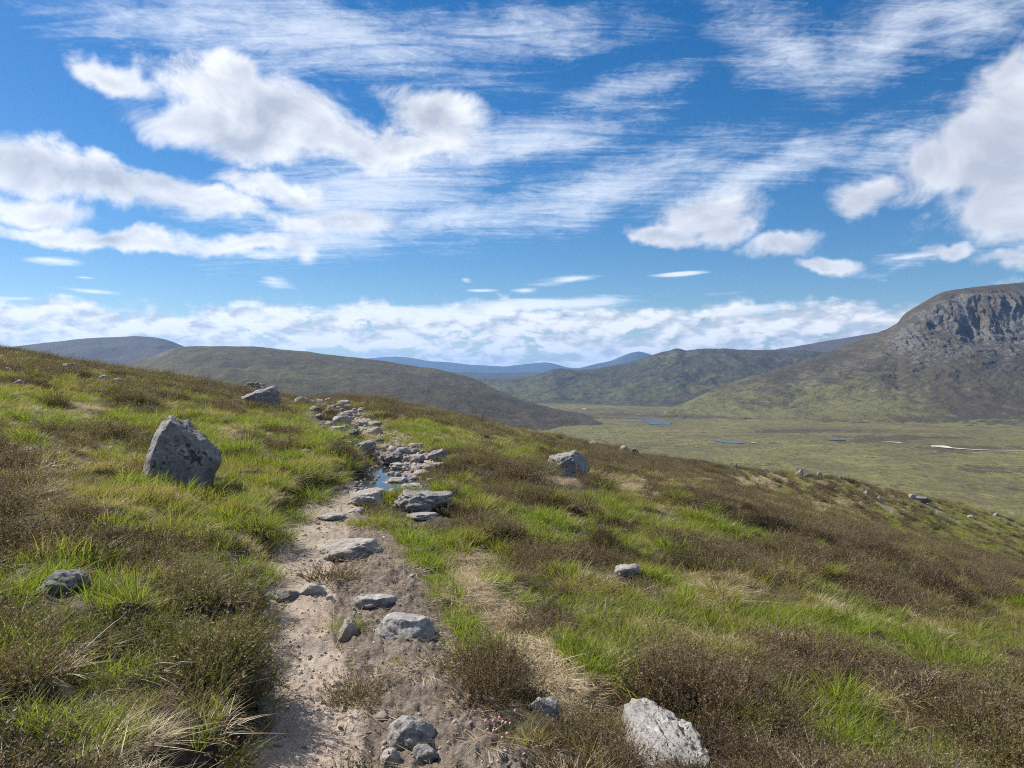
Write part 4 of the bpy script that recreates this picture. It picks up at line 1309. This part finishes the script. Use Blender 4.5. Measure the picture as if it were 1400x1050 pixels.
TIERS = [(2.3, 9, 180, .9), (9, 22, 100, 1.0), (22, 48, 46, 1.25), (48, 95, 17, 1.75), (95, 175, 6, 2.6)]
acc = {k: [] for k in PROTO}
for ti, (r0, r1, dens, size) in enumerate(TIERS):
    x, y, r = sample_fan(r0, r1, dens, 400 + ti)
    z = near_z(x, y)
    u = U0 + F * x / y
    yc = np.interp(u, YC[:, 0], YC[:, 1])
    _, pm, dm, left = trench(x, y)
    g, h, s = fields(x, y, z)
    stony = sstep(9.8, 11, y)
    bare = np.clip(pm * (1 - .25 * stony * (y > 15)) + dm + left * np.where(y < 5.5, .15, .5), 0, 1)
    bare = np.maximum(bare, bare_px(x, y, z) * 1.0)
    for (px, py, rr, dp) in HOLE:
        bare = np.maximum(bare, 1.05 * (((x - px) ** 2 + (y - py) ** 2) < rr ** 2))
    ok = (y < yc + 12) & (r.rand(len(x)) > bare * 1.02) & keep_off_rocks(x, y)
    for (px, py, rx, ry, lv) in PUD:
        ok &= (((x - px) / (rx * 1.4)) ** 2 + ((y - py) / (ry * 1.4)) ** 2) > 1
    gap = fbm(x * 4.2, y * 4.2, 131.5, 3, .6) + .5 * fbm(x * 1.1, y * 1.1, 132.5, 2)
    if r0 < 60:
        ok &= r.rand(len(x)) > sstep(.24, .44, gap) * .85 * sstep(.7, 1.2, np.abs(x - path_x(y)))
    csz = (.42, .55, .75, 1.1, 1.6)[ti]
    cd, ca_, cb_ = cells(x + fbm(x * 2, y * 2, 141.5, 2) * .2, y, csz, 3.3)
    ok &= r.rand(len(x)) > sstep(.45, .85, cd) * .55
    cd, ca_, cb_ = cd[ok], ca_[ok], cb_[ok]
    x, y, z, g, h, s, dm = (q[ok] for q in (x, y, z, g, h, s, dm))
    n = len(x)
    jit = r.randn(n, 3) * .17
    jit[:, 0] += (ca_ - .5) * 1.0
    jit[:, 1] += (cb_ - .5) * .7
    G, H, Sx = g + jit[:, 0], h + jit[:, 1], s + .12 + jit[:, 2]
    # which plant wins at this spot
    kind = np.argmax(np.stack([G, H, Sx], -1), -1)
    litter = (s > 1.15)                                # flattened dead grass of the faint side trail: mostly bare straw
    drop = litter & (r.rand(n) < .80)
    rotz = r.rand(n) * 2 * np.pi
    til = r.randn(n, 2) * .16
    rot = np.stack([til[:, 0], til[:, 1], rotz], -1)
    sc = size * (.65 + .6 * r.rand(n)) * (1.38 - .85 * np.clip(cd, 0, 1))
    clump = fbm(x * 2.4, y * 2.4, 71.5, 3)
    dryness = fbm(x * .7, y * .7, 81.5, 4, .6)
    isL = (x < path_x(y))
    for k in range(3):
        m = (kind == k) & ~drop
        idx = np.where(m)[0]
        if k == 0:
            q = r.rand(len(idx))
            lush = g[idx] - .8 + clump[idx] * .8
            sel = {'long': (q < np.clip(.12 + .5 * lush, .02, .42)) & (y[idx] < 24), }
            sel['grass'] = ~sel['long'] & (q > .35)
            sel['sward'] = ~sel['long'] & (q <= .35)
            tint = np.clip(.42 + .28 * np.clip(lush, -1, 1.1) - .45 * dryness[idx] + (cb_[idx] - .5) * .55 + r.randn(len(idx)) * .10, 0, 1)
            for kk, mm in sel.items():
                ii = idx[mm]
                acc[kk].append((x[ii], y[ii], z[ii], rot[ii], sc[ii] * (1 + .5 * np.clip(clump[ii], -.5, .8)), tint[mm]))
        elif k == 1:
            tint = np.clip(.45 + .62 * fbm(x[idx] * .9, y[idx] * .9, 91.5, 4, .7) + (ca_[idx] - .5) * .35 + r.randn(len(idx)) * .17, 0, 1)
            acc['heather'].append((x[idx], y[idx], z[idx], rot[idx], sc[idx] * (1.0 + .6 * np.clip(clump[idx], -.5, .7)), tint))
        else:
            tint = np.clip(.5 + r.randn(len(idx)) * .22, 0, 1)
            acc['straw'].append((x[idx], y[idx], z[idx], rot[idx], sc[idx], tint))
    # dead grass mixed through everything
    mix = r.rand(n) < .42
    ii = np.where(mix & ~drop)[0]
    acc['straw'].append((x[ii] + .03, y[ii], z[ii], rot[ii] * np.array([1, 1, 1.7]), sc[ii] * .85, np.clip(.45 + r.randn(len(ii)) * .25, 0, 1)))

NAMES = {'grass': ('grass', 'fine green and yellowing moor grass over the hillside'), 'long': ('long_grass', 'lush long bright green grass blades along the path'),
         'sward': ('short_grass', 'short green turf between the tussocks'), 'straw': ('dead_grass', 'pale dead grass and straw litter'),
         'heather': ('heather', 'brown and purple-grey heather carpet')}
for k, parts in acc.items():
    x, y, z, rot, sc, tint = (np.concatenate([p[i] for p in parts]) for i in range(6))
    scl = np.stack([sc, sc, sc * (.68 + .3 * np.random.RandomState(5).rand(len(sc)))], -1)
    scatter(NAMES[k][0], PROTO[k], np.stack([x, y, z], -1), rot, scl, tint, NAMES[k][1], 7)
    


# ------------------------------------------------------------------ plants that stand out one by one
TUS = [tuft_mesh('green_blades', M['grass'], 420, .20, .12, .30, .0045, .75, .5, 300 + i, 3, 0, .08) for i in range(2)]
TUSD = [tuft_mesh('dead_blades', M['straw'], 160, .23, .10, .26, .004, 1.2, .8, 310 + i, 3, .3, .05) for i in range(2)]
TALL = tuft_mesh('green_blades', M['grass'], 46, .10, .22, .42, .011, .30, .22, 320, 4)
BUSH = [heather_mesh('sprigs', M['heather'], 420, .22, .12, .34, 330 + i, 22, .06) for i in range(2)]


def plant(name, cat, u, v, wpx, label, parts, hs=1.0, group=None):
    """parts: (part name, mesh, tint)"""
    X, Y, Z = hit(u, v)
    e = bpy.data.objects.new(name, None)
    COL.objects.link(e)
    e.empty_display_size = .1
    s = wpx * Y / F / .46
    e.location = (X, Y + .15 * s, float(near_z(X, Y + .15 * s)) - .01)
    e.scale = (s, s, s * hs)
    e.rotation_euler = (0, 0, (u * 7.1 + v) % 6.28)
    tag(e, label, cat, group)
    for nm, me, ti in parts:
        c = link(nm, me, e)
        c['tint'] = float(ti)
    return e


def tussock(u, v, w, label, green=.6, dead=.5, hs=1.0, k=0):
    plant('grass_tussock', 'tussock', u, v, w, label, [('green_blades', TUS[k], green), ('dead_blades', TUSD[k], dead)], hs)


tussock(905, 812, 62, 'round bright green tussock standing beside a flat pale stone in the heather', .70)
tussock(430, 606, 50, 'dark green rushy tussock on the left edge of the far path', .62, .2, 1.0, 1)
tussock(466, 600, 18, 'little dark tussock beside the pale sloping slab in the far path', .6, .2)
tussock(478, 862, 30, 'upright green tuft growing at the corner of the trodden path', .85, .3, 1.5, 1)
tussock(592, 655, 24, 'small dark green tuft on the bare ground right of the puddles', .7, .2)
tussock(512, 722, 52, 'dark shaggy tuft just below the flat cream step', .55, .3, 1.0, 1)
tussock(168, 640, 56, 'half dead straw and green tussock to the left of the domed boulder', .35, .8)
tussock(343, 880, 40, 'small yellow-green tussock on the left bank close to the path', .72, .4, .9, 1)
tussock(548, 905, 20, 'thin dry tuft below the two-humped rock on bare earth', .3, .6)
tussock(345, 740, 70, 'thick grassy tussock overhanging the dark peat bank', .7, .3, 1.0, 1)
tussock(170, 795, 90, 'sprawling olive tussock right of the rounded blue-grey boulder', .45, .5)
tussock(930, 690, 40, 'tussock with a pale straw skirt in the middle of the brown slope', .65, .9, .9, 1)
tussock(985, 830, 70, 'pale straw-topped tussock among dark heather', .2, .95)
tussock(600, 800, 60, 'bright green tuft strip beside the bare earth shoulder', .9, .3, .9, 1)
tussock(655, 900, 50, 'bright green tuft beside the straw-covered side trail', .92, .3, 1.1)
tussock(338, 850, 46, 'shaggy tussock hanging over the path level with the two-humped rock', .7, .4, 1.0, 0)
tussock(350, 794, 60, 'yellowish tussock hanging over the path just beyond the two small rocks', .78, .35, 1.0, 1)
tussock(366, 742, 66, 'broad bright tussock on the dark bank opposite the long pale wedge', .85, .3, .9, 0)
tussock(392, 712, 60, 'deep green tussock on the dark bank left of the thin flat stone', .65, .3, 1.0, 1)
tussock(418, 688, 58, 'bushy tussock on the bank opposite the flat cream step', .7, .25, 1.0, 0)
tussock(446, 664, 50, 'dense tussock on the bank beside the middle puddle', .62, .25, 1.0, 1)
tussock(470, 638, 40, 'last tussock of the bank beside the broad grey boulder', .66, .3, 1.0, 0)
tussock(415, 655, 60, 'tall lush tussock set back from the bank above the puddles', .72, .25, 1.0, 0)
plant('grass_clump', 'grass clump', 45, 1000, 60, 'clump of wide bright green blades sprouting from dark peat at the bottom left', [('green_blades', TALL, .97)], 1.0)
plant('grass_clump', 'grass clump', 45, 905, 90, 'tall spiky green clump in front of the low mottled stone', [('green_blades', TALL, .8), ('dead_blades', TUSD[0], .5)], .8)
plant('grass_clump', 'grass clump', 195, 945, 40, 'few upright bright blades rising from brown heather on the left', [('green_blades', TALL, .9)], .9)
plant('grass_clump', 'grass clump', 830, 1010, 70, 'tall bright clump left of the broad whitish lichened rock', [('green_blades', TALL, .9), ('dead_blades', TUSD[1], .7)], .9)
for (u, v, w, hs, ti, lab) in [(668, 968, 110, 1.0, .30, 'bushy dark heather at the end of the bare earth shoulder'), (826, 748, 40, 1.5, .22, 'upright dark brown heather bush beside a bright grass patch'),
                               (728, 876, 66, .8, .5, 'reddish-brown heather mat in the middle of the straw trail'), (205, 660, 70, .8, .55, 'brown heather growing against the left foot of the domed boulder'),
                               (648, 628, 70, .6, .48, 'brown heather mound right of the tall grey boulder'), (640, 705, 36, .9, .1, 'dark heather bush at the right end of the broad slab'),
                               (960, 985, 150, 1.0, .42, 'large twiggy heather bush above the broad whitish lichened rock'), (520, 550, 40, .6, .4, 'heather knoll on the skyline beside the far path'),
                               (70, 560, 36, .8, .15, 'small dark heather bush alone in the grass of the upper left slope'), (300, 930, 90, .9, .6, 'dry brown heather leaning over the dark peat hollow')]:
    plant('heather_bush', 'heather', u, v, w, lab, [('sprigs', BUSH[int(u) % 2], ti)], hs)


def twig(u, v, length, az_, el_, label, seed, rad=.004):
    X, Y, Z = hit(u, v)
    r = np.random.RandomState(seed)
    n = 9
    t = np.linspace(0, 1, n)
    d = np.array([math.cos(el_) * math.cos(az_), math.cos(el_) * math.sin(az_), math.sin(el_)])
    c = d[None, :] * (t * length)[:, None] + np.cumsum(r.randn(n, 3), 0) * length * .012
    c[0] = 0
    a = np.linspace(0, 2 * np.pi, 6, endpoint=False)
    R = rad * (1 - .7 * t)
    V = c[:, None, :] + R[:, None, None] * np.stack([np.cos(a), 0 * a, np.sin(a)], -1)[None]
    me = mesh_np('twig', V.reshape(-1, 3), *grid_faces(n, 6, True), M['twig'])
    o = link('twig', me)
    o.location = (X, Y, Z + .06)
    tag(o, label, 'twig')


mt, ntt, bb = new_mat('bleached_wood')
ntt.links.new(mixc(ntt, noise(ntt, pos_of(ntt), 60, 3), (.40, .34, .26), (.60, .54, .45)), bb.inputs['Base Color'])
M['twig'] = mt
twig(803, 708, .42, math.radians(165), math.radians(38), 'long bleached stalk leaning up out of the grass below the wedge-shaped boulder', 1, .006)
twig(676, 716, .30, math.radians(25), math.radians(30), 'short bleached stalk in the heather right of the broad slab', 2)
twig(1191, 905, .30, math.radians(80), math.radians(75), 'upright dry stalk on the yellow-green slope', 3)
twig(735, 838, .22, math.radians(20), math.radians(25), 'pale bent twig on top of the reddish-brown heather mat', 4)
twig(208, 930, .25, math.radians(-15), math.radians(8), 'white twig lying across the brown heather near the left bank', 5)
twig(95, 930, .3, math.radians(60), math.radians(30), 'grey dead twig beside the wide-bladed green clump', 6)

mf, ntf, bf = new_mat('pink_petals')
ntf.links.new(mixc(ntf, noise(ntf, pos_of(ntf), 90, 2), (.50, .20, .22), (.66, .40, .38)), bf.inputs['Base Color'])
X, Y, Z = hit(682, 1016)
fl = bpy.data.objects.new('heath_flower', None)
COL.objects.link(fl)
fl.location = (X, Y, Z)
tag(fl, 'small patch of pink heath flowers in the grass below the bushy dark heather', 'flower')
st = link('stems', tuft_mesh('stems', M['grass'], 60, .09, .04, .10, .003, .5, .3, 350, 2), fl)
st['tint'] = .3
r_ = np.random.RandomState(4)
for k in range(12):
    bl = link('blossom', rock_mesh('blossom', .006, .006, .008, 950 + k % 3, 2, 2, .8, .1, mf), fl)
    bl.location = (r_.randn() * .05, r_.randn() * .05, .05 + .05 * r_.rand())

# ------------------------------------------------------------------ loose gravel of the path
mp, ntp, bp = new_mat('pebble_stone')
ntp.links.new(mixc(ntp, attr_s(ntp, 'tint', True), (.17, .14, .12), (.44, .39, .34)), bp.inputs['Base Color'])
gm = [rock_mesh('pebble', .5, .42, .32, 900 + i, 2, 5, .6, .1, mp) for i in range(4)]
x, y, r = sample_fan(1.8, 30, 480, 777)
_, pm, dm, _ = trench(x, y)
ok = r.rand(len(x)) < np.where(y < 9.5, pm * .9 + dm * .55, pm * 1.0) * np.interp(y, [2, 9, 14, 30], [1, .6, .6, .3])
x, y = x[ok], y[ok]
n = len(x)
sz = .0035 + .010 * r.rand(n) ** 3 + .030 * (r.rand(n) < .03) * r.rand(n) + .05 * (y > 10) * (r.rand(n) < .12) * r.rand(n)
scatter('gravel', gm, np.stack([x, y, near_z(x, y, True) + sz * .1], -1), np.stack([r.rand(n), r.rand(n), r.rand(n) * 6.28], -1), np.stack([sz * 2] * 3, -1), r.rand(n), 'loose gravel on the worn earth path', 8)


lt = [tuft_mesh('litter_blades', M['straw'], 46, .14, .05, .15, .0034, 1.2, .2, 340 + i, 2, 1.0) for i in range(3)]
x, y, r = sample_fan(2.2, 16, 260, 888)
z = near_z(x, y)
g, h, sv = fields(x, y, z)
_, pm, dm, pe_ = trench(x, y)
bp_ = bare_px(x, y, z, True)
pr = np.clip(sstep(.7, 1.3, sv) * .9 + np.maximum(dm, bp_) * .10, 0, 1) * (1 - pm)
ok = (r.rand(len(x)) < pr) & keep_off_rocks(x, y)
x, y, z = x[ok], y[ok], z[ok]
n = len(x)
scatter('straw_litter', lt, np.stack([x, y, z + .012], -1), np.stack([r.randn(n) * .1, r.randn(n) * .1, r.rand(n) * 6.28], -1), np.stack([.7 + .6 * r.rand(n)] * 2 + [np.full(n, .35)], -1), np.clip(.5 + r.randn(n) * .25, 0, 1), 'flattened straw litter on the faint side trail', 9)

# ------------------------------------------------------------------ air
bm = bmesh.new()
bmesh.ops.create_cube(bm, size=1.0)
me = bpy.data.meshes.new('haze')
bm.to_mesh(me)
bm.free()
hz = link('haze', me)
hz.scale = (46000, 46000, 720)
hz.location = (0, 0, -110 + 360)
m = bpy.data.materials.new('haze_air')
m.use_nodes = True
nt = m.node_tree
nt.nodes.clear()
mo = nt.nodes.new('ShaderNodeOutputMaterial')
pv = nt.nodes.new('ShaderNodeVolumePrincipled')
pv.inputs['Color'].default_value = (.27, .54, 1.0, 1)
pv.inputs['Density'].default_value = 4.8e-5
pv.inputs['Anisotropy'].default_value = 0.2
nt.links.new(pv.outputs[0], mo.inputs['Volume'])
me.materials.append(m)
tag(hz, 'thin blue haze in the air', kind='stuff')
